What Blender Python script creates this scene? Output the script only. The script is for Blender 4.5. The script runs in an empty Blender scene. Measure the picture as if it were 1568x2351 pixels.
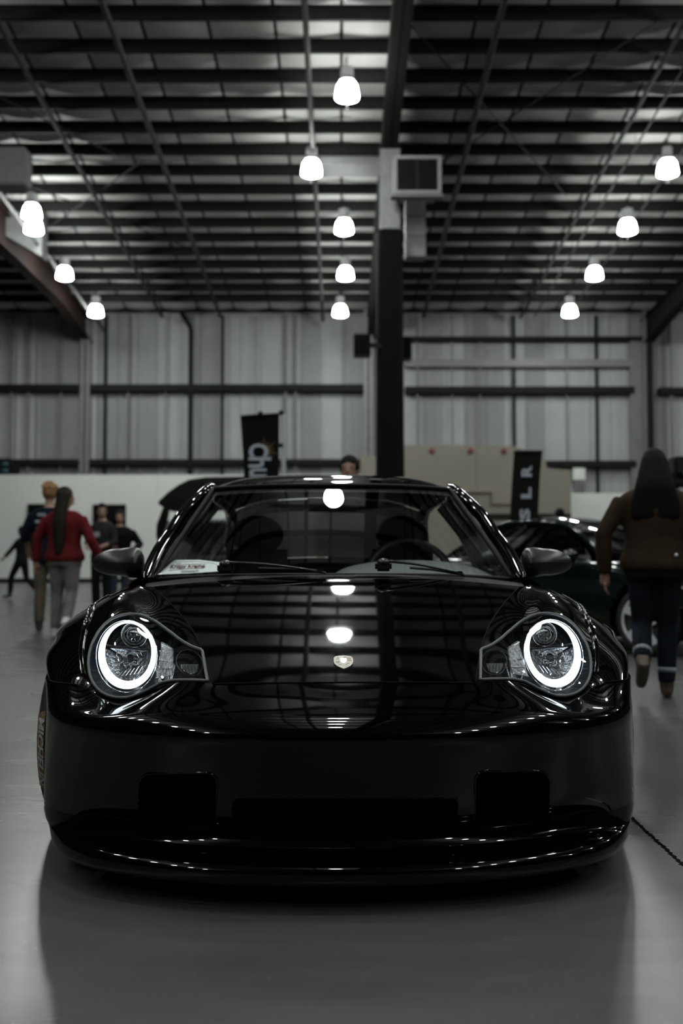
import bpy, bmesh, math, random
import numpy as np
from mathutils import Vector, Matrix
random.seed(7)
SC = bpy.context.scene
COL = SC.collection
PI = math.pi

# ------------------------------------------------------------------ camera
CAM_H, FPX, PITCH = 0.90, 2286.4, math.atan(99.5 / 2286.4)
cd = bpy.data.cameras.new('camera')
cam = bpy.data.objects.new('camera', cd); COL.objects.link(cam)
cam.location = (0, 0, CAM_H); cam.rotation_euler = (PI / 2 + PITCH, 0, 0)
cd.sensor_fit = 'VERTICAL'; cd.sensor_width = 24; cd.sensor_height = 36; cd.lens = 36 * FPX / 2351
cd.clip_start = 0.05; cd.clip_end = 300
cd.dof.use_dof = True; cd.dof.focus_distance = 2.85; cd.dof.aperture_fstop = 2.4
SC.camera = cam
# ------------------------------------------------------------------ world, exposure
w = bpy.data.worlds.new('World'); SC.world = w; w.use_nodes = True
w.node_tree.nodes['Background'].inputs[0].default_value = (0.02, 0.022, 0.022, 1)
w.node_tree.nodes['Background'].inputs[1].default_value = 0.1
LAMP_E = 50.0   # glass sides of a lamp; its open bottom is brighter
LAMP_B = 155.0
SC.view_settings.view_transform = 'Standard'; SC.view_settings.look = 'None'
SC.view_settings.exposure = 0.2; SC.view_settings.gamma = 1.0
SC.view_settings.use_curve_mapping = False
SC.cycles.use_denoising = True
SC.cycles.max_bounces = 8; SC.cycles.glossy_bounces = 5; SC.cycles.transparent_max_bounces = 12
SC.cycles.caustics_reflective = False; SC.cycles.caustics_refractive = False
SC.cycles.sample_clamp_indirect = 4.0

# ------------------------------------------------------------------ helpers
def ray(px, py):
    a = (px - 784) / FPX; v = (1175.5 - py) / FPX
    c, s = math.cos(PITCH), math.sin(PITCH)
    return np.array([a, c - s * v, s + c * v])
def at(px, py, Y):
    d = ray(px, py); return np.array([0, 0, CAM_H]) + d * (Y / d[1])
def gx(px, Y, py=1275): return float(at(px, py, Y)[0])
def gz(py, Y): return float(at(784, py, Y)[2])

def tag(o, label=None, cat=None, group=None, kind=None):
    if label: o['label'] = label
    if cat: o['category'] = cat
    if group: o['group'] = group
    if kind: o['kind'] = kind
    return o
def empty(name, loc=(0, 0, 0), rz=0, label=None, cat=None, group=None, kind=None, parent=None):
    o = bpy.data.objects.new(name, None); COL.objects.link(o)
    o.empty_display_size = 0.1
    o.location = loc; o.rotation_euler = (0, 0, rz)
    if parent: o.parent = parent
    return tag(o, label, cat, group, kind)
def link(name, me, m=None, parent=None, loc=None, rot=None):
    o = bpy.data.objects.new(name, me); COL.objects.link(o)
    if m is not None and len(me.materials) == 0: me.materials.append(m)
    if parent: o.parent = parent
    if loc is not None: o.location = loc
    if rot is not None: o.rotation_euler = rot
    return o

class MB:
    """collects verts/faces for one mesh"""
    def __init__(s): s.v = []; s.f = []
    def add(s, v, f):
        n = len(s.v); s.v += [tuple(map(float, p)) for p in v]; s.f += [tuple(i + n for i in q) for q in f]; return s
    def box(s, x0, x1, y0, y1, z0, z1):
        v = [(x, y, z) for x in (x0, x1) for y in (y0, y1) for z in (z0, z1)]
        return s.add(v, [(0, 1, 3, 2), (4, 6, 7, 5), (0, 4, 5, 1), (2, 3, 7, 6), (0, 2, 6, 4), (1, 5, 7, 3)])
    def bbox(s, x0, x1, y0, y1, z0, z1, b=0.01):
        """box with chamfered edges"""
        bm = bmesh.new(); bmesh.ops.create_cube(bm, size=1)
        for q in bm.verts:
            q.co = ((x0 + x1) / 2 + q.co.x * (x1 - x0), (y0 + y1) / 2 + q.co.y * (y1 - y0), (z0 + z1) / 2 + q.co.z * (z1 - z0))
        bmesh.ops.bevel(bm, geom=bm.edges[:], offset=b, segments=2, affect='EDGES')
        bm.verts.index_update()
        s.add([q.co for q in bm.verts], [[q.index for q in f.verts] for f in bm.faces]); bm.free(); return s
    def tube(s, pts, r, n=8, cap=True, closed=False, sq=None):
        pts = [np.array(p, float) for p in pts]; m = len(pts)
        rr = r if hasattr(r, '__len__') else [r] * m
        rings = []; up = None
        for i in range(m):
            a = pts[(i - 1) % m] if (i > 0 or closed) else pts[i]
            b = pts[(i + 1) % m] if (i < m - 1 or closed) else pts[i]
            d = b - a; d = d / (np.linalg.norm(d) + 1e-12)
            if up is None:
                up = np.array([0, 0, 1.]) if abs(d[2]) < .9 else np.array([0, 1., 0])
            e1 = np.cross(d, up); e1 /= (np.linalg.norm(e1) + 1e-12); e2 = np.cross(e1, d); up = e2
            k = sq if sq else (1, 1)
            rings.append([pts[i] + rr[i] * (k[0] * math.cos(2 * PI * j / n) * e1 + k[1] * math.sin(2 * PI * j / n) * e2) for j in range(n)])
        v = [p for q in rings for p in q]; f = []
        for i in range(m if closed else m - 1):
            i2 = (i + 1) % m
            for j in range(n):
                f.append((i * n + j, i * n + (j + 1) % n, i2 * n + (j + 1) % n, i2 * n + j))
        if cap and not closed:
            f.append(tuple(range(n))[::-1]); f.append(tuple((m - 1) * n + j for j in range(n)))
        return s.add(v, f)
    def lathe(s, prof, n=20, axis='Z', c=(0, 0, 0)):
        v = []; f = []
        for (r, h) in prof:
            for j in range(n):
                a = 2 * PI * j / n; p = (r * math.cos(a), r * math.sin(a), h)
                if axis == 'X': p = (h, r * math.cos(a), r * math.sin(a))
                if axis == 'Y': p = (r * math.cos(a), h, r * math.sin(a))
                v.append((p[0] + c[0], p[1] + c[1], p[2] + c[2]))
        for i in range(len(prof) - 1):
            for j in range(n):
                f.append((i * n + j, i * n + (j + 1) % n, (i + 1) * n + (j + 1) % n, (i + 1) * n + j))
        if prof[0][0] > 1e-4: f.append(tuple(range(n))[::-1])
        if prof[-1][0] > 1e-4: f.append(tuple((len(prof) - 1) * n + j for j in range(n)))
        return s.add(v, f)
    def ell(s, c, r, nu=16, nv=10):
        prof = [(max(1e-5, math.sin(PI * i / nv)), -math.cos(PI * i / nv)) for i in range(nv + 1)]
        t = MB().lathe(prof, nu)
        return s.add([(c[0] + p[0] * r[0], c[1] + p[1] * r[1], c[2] + p[2] * r[2]) for p in t.v], t.f)
    def prism(s, poly, y0, y1):
        """polygon in (x,z) extruded along y; or list of 3D points with offset vectors"""
        n = len(poly); v = [(p[0], y0, p[1]) for p in poly] + [(p[0], y1, p[1]) for p in poly]
        f = [tuple(range(n)), tuple(range(2 * n - 1, n - 1, -1))] + [(i, i + n, (i + 1) % n + n, (i + 1) % n) for i in range(n)]
        return s.add(v, f)
    def slab(s, pts, off):
        """closed 3-D outline thickened by a vector"""
        n = len(pts); off = np.array(off)
        v = [np.array(p) for p in pts]; v = v + [p + off for p in v]
        f = [tuple(range(n)), tuple(range(2 * n - 1, n - 1, -1))] + [(i, i + n, (i + 1) % n + n, (i + 1) % n) for i in range(n)]
        return s.add(v, f)
    def grid(s, P):
        """P: (r,c,3) array"""
        r, c = P.shape[:2]
        return s.add(P.reshape(-1, 3), [(i * c + j, i * c + j + 1, (i + 1) * c + j + 1, (i + 1) * c + j) for i in range(r - 1) for j in range(c - 1)])
    def xf(s, M):
        s.v = [tuple(M @ Vector(p)) for p in s.v]; return s
    def mesh(s, name, smooth=False, angle=None, recalc=True):
        me = bpy.data.meshes.new(name); me.from_pydata(s.v, [], s.f)
        if recalc:
            bm = bmesh.new(); bm.from_mesh(me); bmesh.ops.recalc_face_normals(bm, faces=bm.faces[:]); bm.to_mesh(me); bm.free()
        if smooth or angle:
            me.polygons.foreach_set('use_smooth', [True] * len(me.polygons))
            if angle: me.set_sharp_from_angle(angle=math.radians(angle))
        me.update(); return me
    def obj(s, name, m, parent=None, smooth=False, angle=None, recalc=True, loc=None, rot=None, label=None):
        o = link(name, s.mesh(name, smooth, angle, recalc), m, parent, loc, rot)
        if label: o['label'] = label
        return o

def nspline(t, P, q):
    """natural cubic spline through P (n,k) at knots t, evaluated at q"""
    t = np.asarray(t, float); P = np.asarray(P, float); n = len(t); sh = P.shape
    P2 = P.reshape(n, -1); h = np.diff(t)
    A = np.zeros((n, n)); R = np.zeros_like(P2); A[0, 0] = A[-1, -1] = 1
    for i in range(1, n - 1):
        A[i, i - 1] = h[i - 1]; A[i, i] = 2 * (h[i - 1] + h[i]); A[i, i + 1] = h[i]
        R[i] = 6 * ((P2[i + 1] - P2[i]) / h[i] - (P2[i] - P2[i - 1]) / h[i - 1])
    M = np.linalg.solve(A, R); q = np.asarray(q, float)
    k = np.clip(np.searchsorted(t, q, side='right') - 1, 0, n - 2)
    a = (t[k + 1] - q)[:, None]; b = (q - t[k])[:, None]; hk = h[k][:, None]
    out = (M[k] * a**3 + M[k + 1] * b**3) / (6 * hk) + (P2[k] / hk - M[k] * hk / 6) * a + (P2[k + 1] / hk - M[k + 1] * hk / 6) * b
    return out.reshape((len(q),) + sh[1:])
def chord(C, axis):
    d = np.linalg.norm(np.diff(C, axis=axis), axis=-1).mean(axis=1 - axis)
    return np.concatenate([[0], np.cumsum(d)])
def patch(C, nu, nv, sub=None):
    """bicubic patch through control grid C (rows, cols, 3); sub=(c0,c1): column index range"""
    C = np.asarray(C, float); u = chord(C, 1); v = chord(C, 0)
    u0, u1 = (u[0], u[-1]) if sub is None else (u[sub[0]], u[sub[1]])
    U = np.linspace(u0, u1, nu); V = np.linspace(v[0], v[-1], nv)
    T = np.stack([nspline(u, C[i], U) for i in range(C.shape[0])])
    return nspline(v, T, V)
def curve(pts, n, closed=False):
    P = np.asarray(pts, float)
    if closed: P = np.concatenate([P[-3:], P, P[:4]])
    t = np.concatenate([[0], np.cumsum(np.linalg.norm(np.diff(P, axis=0), axis=1) ** .7)])
    if closed: return nspline(t, P, np.linspace(t[3], t[-4], n, endpoint=False))
    return nspline(t, P, np.linspace(t[0], t[-1], n))

# ------------------------------------------------------------------ materials
def mat(name, col, rough=0.6, metal=0.0, spec=0.5, emit=None, es=0.0, noise=0.0, nscale=8.0, bump=0.0, bscale=60.0, coat=0.0):
    m = bpy.data.materials.new(name); m.use_nodes = True
    nt = m.node_tree; b = nt.nodes['Principled BSDF']
    b.inputs['Base Color'].default_value = (*col, 1); b.inputs['Roughness'].default_value = rough
    b.inputs['Metallic'].default_value = metal; b.inputs['Specular IOR Level'].default_value = spec
    if coat: b.inputs['Coat Weight'].default_value = coat; b.inputs['Coat Roughness'].default_value = 0.03
    if emit: b.inputs['Emission Color'].default_value = (*emit, 1); b.inputs['Emission Strength'].default_value = es
    if noise or bump:
        tc = nt.nodes.new('ShaderNodeTexCoord')
    if noise:
        n = nt.nodes.new('ShaderNodeTexNoise'); n.inputs['Scale'].default_value = nscale; n.inputs['Detail'].default_value = 5
        r = nt.nodes.new('ShaderNodeValToRGB')
        r.color_ramp.elements[0].position = .3; r.color_ramp.elements[1].position = .7
        r.color_ramp.elements[0].color = (*[c * (1 - noise) for c in col], 1)
        r.color_ramp.elements[1].color = (*[min(1, c * (1 + noise)) for c in col], 1)
        nt.links.new(tc.outputs['Object'], n.inputs['Vector']); nt.links.new(n.outputs['Fac'], r.inputs['Fac'])
        nt.links.new(r.outputs['Color'], b.inputs['Base Color'])
    if bump:
        n2 = nt.nodes.new('ShaderNodeTexNoise'); n2.inputs['Scale'].default_value = bscale; n2.inputs['Detail'].default_value = 3
        bp = nt.nodes.new('ShaderNodeBump'); bp.inputs['Strength'].default_value = bump; bp.inputs['Distance'].default_value = .01
        nt.links.new(tc.outputs['Object'], n2.inputs['Vector']); nt.links.new(n2.outputs['Fac'], bp.inputs['Height'])
        nt.links.new(bp.outputs['Normal'], b.inputs['Normal'])
    return m
def glass(name, tint, ior=1.5, rough=0.0):
    m = bpy.data.materials.new(name); m.use_nodes = True; nt = m.node_tree
    for n in list(nt.nodes): nt.nodes.remove(n)
    o = nt.nodes.new('ShaderNodeOutputMaterial'); mx = nt.nodes.new('ShaderNodeMixShader')
    tr = nt.nodes.new('ShaderNodeBsdfTransparent'); tr.inputs[0].default_value = (*tint, 1)
    gl = nt.nodes.new('ShaderNodeBsdfGlossy'); gl.inputs['Roughness'].default_value = rough; gl.inputs[0].default_value = (1, 1, 1, 1)
    fr = nt.nodes.new('ShaderNodeFresnel')
    gm = nt.nodes.new('ShaderNodeNewGeometry'); ir = nt.nodes.new('ShaderNodeMix'); ir.inputs[2].default_value = ior; ir.inputs[3].default_value = 1 / ior   # thin pane: same reflectance from both sides
    nt.links.new(gm.outputs['Backfacing'], ir.inputs[0]); nt.links.new(ir.outputs[0], fr.inputs[0])
    nt.links.new(fr.outputs[0], mx.inputs[0]); nt.links.new(tr.outputs[0], mx.inputs[1]); nt.links.new(gl.outputs[0], mx.inputs[2])
    nt.links.new(mx.outputs[0], o.inputs[0]); return m

M = {}
M['paint'] = mat('black_paint', (.0008, .0008, .0008), .03, spec=.5)
M['satin'] = mat('satin_black', (.012, .012, .012), .33, spec=.5)
M['trim'] = mat('black_trim', (.008, .008, .008), .55, spec=.2)
M['rubber'] = mat('rubber', (.016, .016, .015), .65, noise=.4, nscale=40)
M['void'] = mat('dark_cavity', (.003, .003, .003), .9, spec=.1)
M['gasket'] = mat('grey_gasket', (.085, .09, .095), .6)
M['chrome'] = mat('chrome', (.75, .77, .8), .08, metal=1)
M['alloy'] = mat('silver_alloy', (.66, .68, .72), .4, metal=.25)
M['dull'] = mat('dull_chrome', (.30, .31, .33), .18, metal=1)
M['reflector'] = mat('lamp_reflector', (.5, .52, .55), .15, metal=1)
M['housing'] = mat('lamp_housing', (.012, .013, .015), .2, spec=.6)
M['halo'] = mat('halo_light', (.9, .95, 1), .4, emit=(.88, .96, 1.0), es=3.0)
M['lamp'] = mat('lamp_glow', (.9, .9, .9), .4, emit=(.965, 1.0, .975), es=LAMP_E)
M['lampb'] = mat('lamp_mouth', (.9, .9, .9), .4, emit=(.965, 1.0, .975), es=LAMP_B)
M['lampmetal'] = mat('lamp_ballast', (.45, .46, .46), .5)
M['glass'] = glass('windscreen_glass', (.93, .96, .95), 1.52)
M['tint'] = glass('tinted_glass', (.02, .022, .022), 1.5)
M['lens'] = glass('clear_lens', (.95, .97, .98), 1.22)
M['interior'] = mat('cabin_trim', (.008, .008, .008), .8, spec=.2)
M['dash'] = mat('dashboard_trim', (.15, .165, .16), .75)
M['white'] = mat('white_paper', (.90, .95, .93), .6)
M['redink'] = mat('red_ink', (.10, .012, .015), .7)
M['greenink'] = mat('dark_green_ink', (.02, .05, .04), .7)
M['gold'] = mat('gold_enamel', (.85, .68, .32), .25, metal=.6)
M['steel'] = mat('dark_steel', (.007, .0065, .006), .7, spec=.2)
M['redsteel'] = mat('red_oxide_steel', (.028, .017, .014), .7, spec=.2)
M['grey_steel'] = mat('grey_steel', (.16, .165, .16), .5, noise=.15)
M['pipe'] = mat('pipe_steel', (.012, .012, .012), .65, spec=.25)
# ------------------------------------------------------------------ setting
def floor_material():
    m = bpy.data.materials.new('polished_concrete'); m.use_nodes = True; nt = m.node_tree; b = nt.nodes['Principled BSDF']
    L = nt.links.new
    geo = nt.nodes.new('ShaderNodeNewGeometry')
    def noise(sc, det=6, rough=.6, stretch=None):
        n = nt.nodes.new('ShaderNodeTexNoise'); n.inputs['Scale'].default_value = sc; n.inputs['Detail'].default_value = det; n.inputs['Roughness'].default_value = rough
        if stretch:
            mp = nt.nodes.new('ShaderNodeMapping'); mp.inputs['Scale'].default_value = stretch
            L(geo.outputs['Position'], mp.inputs['Vector']); L(mp.outputs[0], n.inputs['Vector'])
        else: L(geo.outputs['Position'], n.inputs['Vector'])
        return n
    def ramp(src, p0, p1, c0, c1):
        r = nt.nodes.new('ShaderNodeValToRGB'); r.color_ramp.elements[0].position = p0; r.color_ramp.elements[1].position = p1
        r.color_ramp.elements[0].color = c0; r.color_ramp.elements[1].color = c1; L(src, r.inputs[0]); return r
    base = ramp(noise(1.3, 7, .6, (.55, 1.5, 1)).outputs[0], .3, .72, (.062, .065, .061, 1), (.104, .108, .103, 1))
    spots = ramp(noise(9, 4, .5, (1, .8, 1)).outputs[0], .58, .80, (0, 0, 0, 1), (.6, .6, .6, 1))
    mx = nt.nodes.new('ShaderNodeMix'); mx.data_type = 'RGBA'; mx.inputs[7].default_value = (.12, .122, .116, 1)
    mm = nt.nodes.new('ShaderNodeMath'); mm.operation = 'MULTIPLY'; mm.inputs[1].default_value = .35
    L(spots.outputs[0], mm.inputs[0]); L(mm.outputs[0], mx.inputs[0]); L(base.outputs[0], mx.inputs[6])
    fine = ramp(noise(55, 3, .5, (1, .35, 1)).outputs[0], .70, .78, (0, 0, 0, 1), (.5, .5, .5, 1))
    mx2 = nt.nodes.new('ShaderNodeMix'); mx2.data_type = 'RGBA'; mx2.inputs[7].default_value = (.15, .15, .14, 1)
    L(fine.outputs[0], mx2.inputs[0]); L(mx.outputs[2], mx2.inputs[6]); L(mx2.outputs[2], b.inputs['Base Color'])
    rr = ramp(noise(2.2, 3, .5, (.6, 1.6, 1)).outputs[0], .25, .8, (.25, .25, .25, 1), (.285, .285, .285, 1))
    L(rr.outputs[0], b.inputs['Roughness'])
    b.inputs['Specular IOR Level'].default_value = .24
    bp = nt.nodes.new('ShaderNodeBump'); bp.inputs['Strength'].default_value = .05; bp.inputs['Distance'].default_value = .004
    L(noise(30, 4, .6).outputs[0], bp.inputs['Height']); L(bp.outputs[0], b.inputs['Normal'])
    return m
M['floor'] = floor_material()
M['joint'] = mat('joint_filler', (.012, .012, .011), .9, noise=.7, nscale=90)
M['putty'] = mat('pale_joint_putty', (.55, .48, .38), .8)

floor = empty('floor', (0, 0, 0), kind='structure')
xs = [-24.006, -12.006, -6.006, .994, 7.994, 14.994, 24]
ys = [-18, -8.45, -2.45, 2.78, 3.55, 9.55, 15.55, 21.55, 27.55, 34.3]
for i in range(len(xs) - 1):
    for j in range(len(ys) - 1):
        g0 = .008 if i == 3 and j >= 3 else .0004 if j < 3 else .0012
        g1 = .008 if i == 2 and j >= 3 else .0004 if j < 3 else .0012
        b = MB()
        x0, x1, y0, y1 = xs[i] + g0, xs[i + 1] - g1, ys[j] + (0 if j == 3 else .0012), ys[j + 1] - (0 if j == 2 else .0012)
        if (i in (2, 3)) and j in (3, 4):   # worn, crumbled edge along the open joint
            n = 160; yy = np.linspace(y0, y1, n)
            jit = np.array([random.uniform(-.0035, .0035) + .002 * math.sin(k * .9) for k in range(n)])
            if i == 2: poly = [(x0, y0), *[(x1 + q, y) for q, y in zip(jit, yy)], (x0, y1)]
            else: poly = [(x1, y1), *[(x0 + q, y) for q, y in zip(jit[::-1], yy[::-1])], (x1, y0)]
            nn = len(poly)
            b.add([(p[0], p[1], 0) for p in poly] + [(p[0], p[1], -.05) for p in poly],
                  [tuple(range(nn))] + [(k, k + nn, (k + 1) % nn + nn, (k + 1) % nn) for k in range(nn)])
        else: b.box(x0, x1, y0, y1, -.05, 0)
        b.obj('floor_slab', M['floor'], floor)
MB().box(-24, 24, -18, 34.3, -.08, -.012).obj('joint_filler', M['joint'], floor, label='dark crumbled filler in the joints between floor slabs')
b = MB().bbox(.986, 1.003, 2.78, 2.905, -.02, .001, .003)
b.obj('joint_patch', M['putty'], floor, label='pale patch filling the end of the dark floor joint')

# back wall of ribbed metal panels
M['panel'] = mat('wall_sheet', (.35, .363, .357), .6, spec=.2, noise=.10, nscale=.7)
YB = 34.0
wall = empty('wall_back', (0, YB, 0), kind='structure')
pw = .70
def panel_mesh(h):
    b = MB(); p = [(0, 0), (.05, -.04), (.09, -.04), (.14, 0), (pw / 2 - .02, 0), (pw / 2, -.012), (pw / 2 + .02, 0), (pw, 0)]
    v = [(x, y, 0) for x, y in p] + [(x, y, h) for x, y in p]; n = len(p)
    b.add(v, [(i, i + 1, i + 1 + n, i + n) for i in range(n - 1)]); return b.mesh('wall_panel', recalc=False)
pm = panel_mesh(10.2); pm.materials.append(M['panel'])
pm2 = pm.copy(); pm2.materials.clear(); pm2.materials.append(mat('wall_sheet_worn', (.235, .243, .24), .6, spec=.2, noise=.15, nscale=.5))
for k in range(-32, 33):
    o = link('wall_panel', random.choice((pm, pm, pm2)), None, wall, loc=(k * pw, 0, 0))
def girt(px0, px1, py, th, name='girt', m='steel', dep=.2, Y=YB - .15):
    z = gz(py, Y); return MB().bbox(gx(px0, Y), gx(px1, Y), -.15 - dep, -.06, z - th / 2, z + th / 2, .015).obj(name, M[m], wall)
girt(-700, 835, 892, .24); girt(930, 1458, 897, .24); girt(1516, 2300, 899, .24)
girt(-700, 860, 1062, .2); girt(1255, 1460, 1066, .22); girt(1520, 2300, 1066, .22)
girt(930, 1492, 780, .16, 'door_header'); girt(930, 1455, 835, .26, 'door_header', 'grey_steel', .14)
girt(-900, 2500, 702, .45, 'eave_strut', 'steel', .3)
def wcol(px, wd, y0=-.45, m='grey_steel'):
    x = gx(px, YB - .3); b = MB()
    b.box(x - wd / 2, x + wd / 2, y0, y0 + .03, 0, 9.3); b.box(x - .02, x + .02, y0, -.06, 0, 9.3); b.box(x - wd / 2, x + wd / 2, -.09, -.06, 0, 9.3)
    b.obj('wall_column', M[m], wall); return x
XL, XC, XR = wcol(193, .32), wcol(846, .32), wcol(1492, .36)
x = gx(1468, YB - .3); MB().bbox(x - .22, x + .22, -.30, -.06, 0, gz(780, YB), .02).obj('door_jamb', M['grey_steel'], wall)
x = gx(1497, YB - .5); MB().bbox(x - .09, x + .09, -.60, -.46, 2, 9.2, .02).obj('downpipe', M['steel'], wall)
for px, r in ((237, .06), (290, .035), (376, .03), (508, .055), (655, .05), (678, .05), (585, .02), (20, .04), (60, .04), (135, .03), (960, .045), (1040, .03), (1105, .03), (1184, .055), (1306, .03), (1375, .06), (1548, .05)):
    x = gx(px, YB - .25); MB().tube([(x, -.2, .02), (x, -.2, 9.1)], r, 6).obj('conduit', M['steel' if r >= .053 else 'grey_steel'], wall)
x = gx(435, YB - .3); x2 = gx(412, YB - .3)
MB().tube([(x, -.26, .02), (x, -.26, gz(765, YB)), (x - .03, -.26, gz(755, YB)), (x2, -.26, gz(722, YB)), (x2, -.26, 9.5)], .085, 8).obj('conduit', M['steel'], wall)

# other walls (outside the frame, seen only in reflections)
def plain_wall(name, pts, m):
    o = MB().add(pts, [(0, 1, 2, 3)]).obj(name, m); tag(o, kind='structure'); return o
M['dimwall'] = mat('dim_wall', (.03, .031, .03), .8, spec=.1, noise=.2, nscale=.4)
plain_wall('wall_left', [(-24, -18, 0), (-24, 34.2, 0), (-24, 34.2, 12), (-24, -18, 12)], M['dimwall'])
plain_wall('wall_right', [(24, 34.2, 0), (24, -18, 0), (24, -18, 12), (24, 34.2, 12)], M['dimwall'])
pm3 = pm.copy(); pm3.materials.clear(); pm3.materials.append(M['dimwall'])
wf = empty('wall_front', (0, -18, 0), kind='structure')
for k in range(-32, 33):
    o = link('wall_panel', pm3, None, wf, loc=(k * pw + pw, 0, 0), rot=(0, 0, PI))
for z in (3.9, 6.6): MB().bbox(-23, 23, .06, .3, z - .12, z + .12, .015).obj('girt', M['steel'], wf)

# roof: sheeting strips, purlins, rafters
ROOF0, SL = .9 + 8.2 + .26, .083
RIDGE = 6.0
def roof_z(y): return ROOF0 + SL * (32 - max(y, 2 * RIDGE - y))
M['roof'] = mat('roof_insulation', (.50, .505, .48), .6, noise=.18, nscale=.5)
ceil = empty('ceiling', (0, 0, 0), kind='structure')
sw = 1.22
for k in range(-20, 20):
    b = MB(); x0, x1 = k * sw + .03, (k + 1) * sw - .03
    for (ya, yb) in ((34.2, RIDGE), (RIDGE, -18)):
        n = 9
        for q in range(n):   # slightly sagging sheet between its seams
            u0, u1 = q / n, (q + 1) / n
            s0, s1 = -.05 * math.sin(PI * u0), -.05 * math.sin(PI * u1)
            b.add([(x0 + (x1 - x0) * u0, ya, roof_z(ya) + s0 + .08), (x0 + (x1 - x0) * u1, ya, roof_z(ya) + s1 + .08),
                   (x0 + (x1 - x0) * u1, yb, roof_z(yb) + s1 + .08), (x0 + (x1 - x0) * u0, yb, roof_z(yb) + s0 + .08)], [(0, 1, 2, 3)])
    b.obj('roof_sheet', M['roof'], ceil, recalc=False)
b = MB()
for (ya, yb) in ((34.2, RIDGE), (RIDGE, -18)):
    b.add([(-24.4, ya, roof_z(ya) + .14), (24.4, ya, roof_z(ya) + .14), (24.4, yb, roof_z(yb) + .14), (-24.4, yb, roof_z(yb) + .14)], [(0, 1, 2, 3)])
b.obj('roof_deck', M['steel'], ceil)
PH = .235
bp_ = MB(); bp_.box(-24, 24, -.015, .015, -PH, 0); bp_.box(-24, 24, -.015, .07, -PH, -PH + .012); bp_.box(-24, 24, -.07, .015, -.012, 0)
pme = bp_.mesh('purlin'); pme.materials.append(M['steel'])
y = 32.0
while y > -17:
    link('purlin', pme, None, ceil, loc=(0, y, roof_z(y))); y -= .987
def rafter(x, name='rafter', m='steel', wd=.34, d0=1.35, d1=.55):
    b = MB(); ys_ = [33.9, 30.5, 24.5, 18, RIDGE, -18]; dp = [d0 * 1.3, d0, d1 * 1.35, d1, d1, d1]
    for i in range(len(ys_) - 1):
        ya, yb = ys_[i], ys_[i + 1]; za, zb = roof_z(ya) - PH, roof_z(yb) - PH; da, db = dp[i], dp[i + 1]
        for (w2, ta, tb, ba, bb) in ((.02, za, zb, za - da, zb - db), (wd / 2, za - da + .03, zb - db + .03, za - da, zb - db), (wd / 2, za, zb, za - .03, zb - .03)):
            v = [(x - w2, ya, ba), (x + w2, ya, ba), (x + w2, ya, ta), (x - w2, ya, ta), (x - w2, yb, bb), (x + w2, yb, bb), (x + w2, yb, tb), (x - w2, yb, tb)]
            b.add(v, [(0, 1, 2, 3), (4, 7, 6, 5), (0, 4, 5, 1), (1, 5, 6, 2), (2, 6, 7, 3), (3, 7, 4, 0)])
    return b.obj(name, M[m], ceil)
rafter(XL, m='redsteel', d0=.60, d1=.75); rafter(1.03, d0=.5, d1=.45); rafter(XR, d0=.7, d1=.6)
rafter(XL - 9.2, m='redsteel', d0=1.5, d1=.7); rafter(XR + 9.2, d0=1.5, d1=.6)
for xp, r, dz in ((-6.0, .06, .16), (-4.05, .06, .16), (-.62, .055, .3), (2.75, .06, .16), (6.0, .05, .18), (6.45, .025, .16), (7.5, .02, .22), (-8.0, .035, .5), (-7.85, .03, .75)):
    b = MB(); P = [(xp, yy, roof_z(yy) - PH - dz) for yy in (33, 24, 15, RIDGE, -4)]
    b.tube(P, r, 6)
    o = b.obj('sprinkler_pipe', M['pipe'], ceil)
    for yy in (12.5, 15.5, 18.5, 21.5, 24.5, 27.5, 30.5):
        MB().tube([(xp, yy, roof_z(yy) - .02), (xp, yy, roof_z(yy) - PH - dz)], .008, 5).obj('pipe_hanger', M['pipe'], o)
for (xa, ya, xb, yb) in ((XL, 22, -4.2, 27.3), (XL, 27, -4.5, 22.2), (1.1, 17, 5.5, 24), (5.6, 17, 1.2, 24), (XL, 17, -5, 22)):
    MB().tube([(xa, ya, roof_z(ya) - PH - .1), (xb, yb, roof_z(yb) - PH - .1)], .016, 6).obj('brace_rod', M['pipe'], ceil)

# interior column wrapped in black cloth
colr = empty('column', (1.03, 21.0, 0), kind='structure')
zt = roof_z(21) - PH - .45; zw = gz(525, 20.75)
b = MB(); b.box(-.21, .21, -.21, -.18, 0, zt); b.box(-.21, .21, .18, .21, 0, zt); b.box(-.02, .02, -.18, .18, 0, zt)
b.obj('steel_post', M['grey_steel'], colr)
b = MB(); n = 40
rows = []
for i in range(24):
    z = zw * i / 23.0; rows.append([(math.copysign(abs(math.cos(2 * PI * j / n)) ** .55, math.cos(2 * PI * j / n)) * (.275 + .035 * (1 - i / 23) + .008 * math.sin(11 * 2 * PI * j / n)),
                       math.copysign(abs(math.sin(2 * PI * j / n)) ** .55, math.sin(2 * PI * j / n)) * (.275 + .008 * math.sin(9 * 2 * PI * j / n + i * .2)), z) for j in range(n + 1)])
b.grid(np.array(rows)); b.obj('cloth_wrap', mat('black_cloth', (.004, .004, .004), .9, spec=.1), colr, smooth=True, label='black cloth wrapped around the steel post')
b = MB().bbox(-.24, .24, -.24, .24, zt - .06, zt, .01); b.obj('cap_plate', M['steel'], colr)

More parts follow.
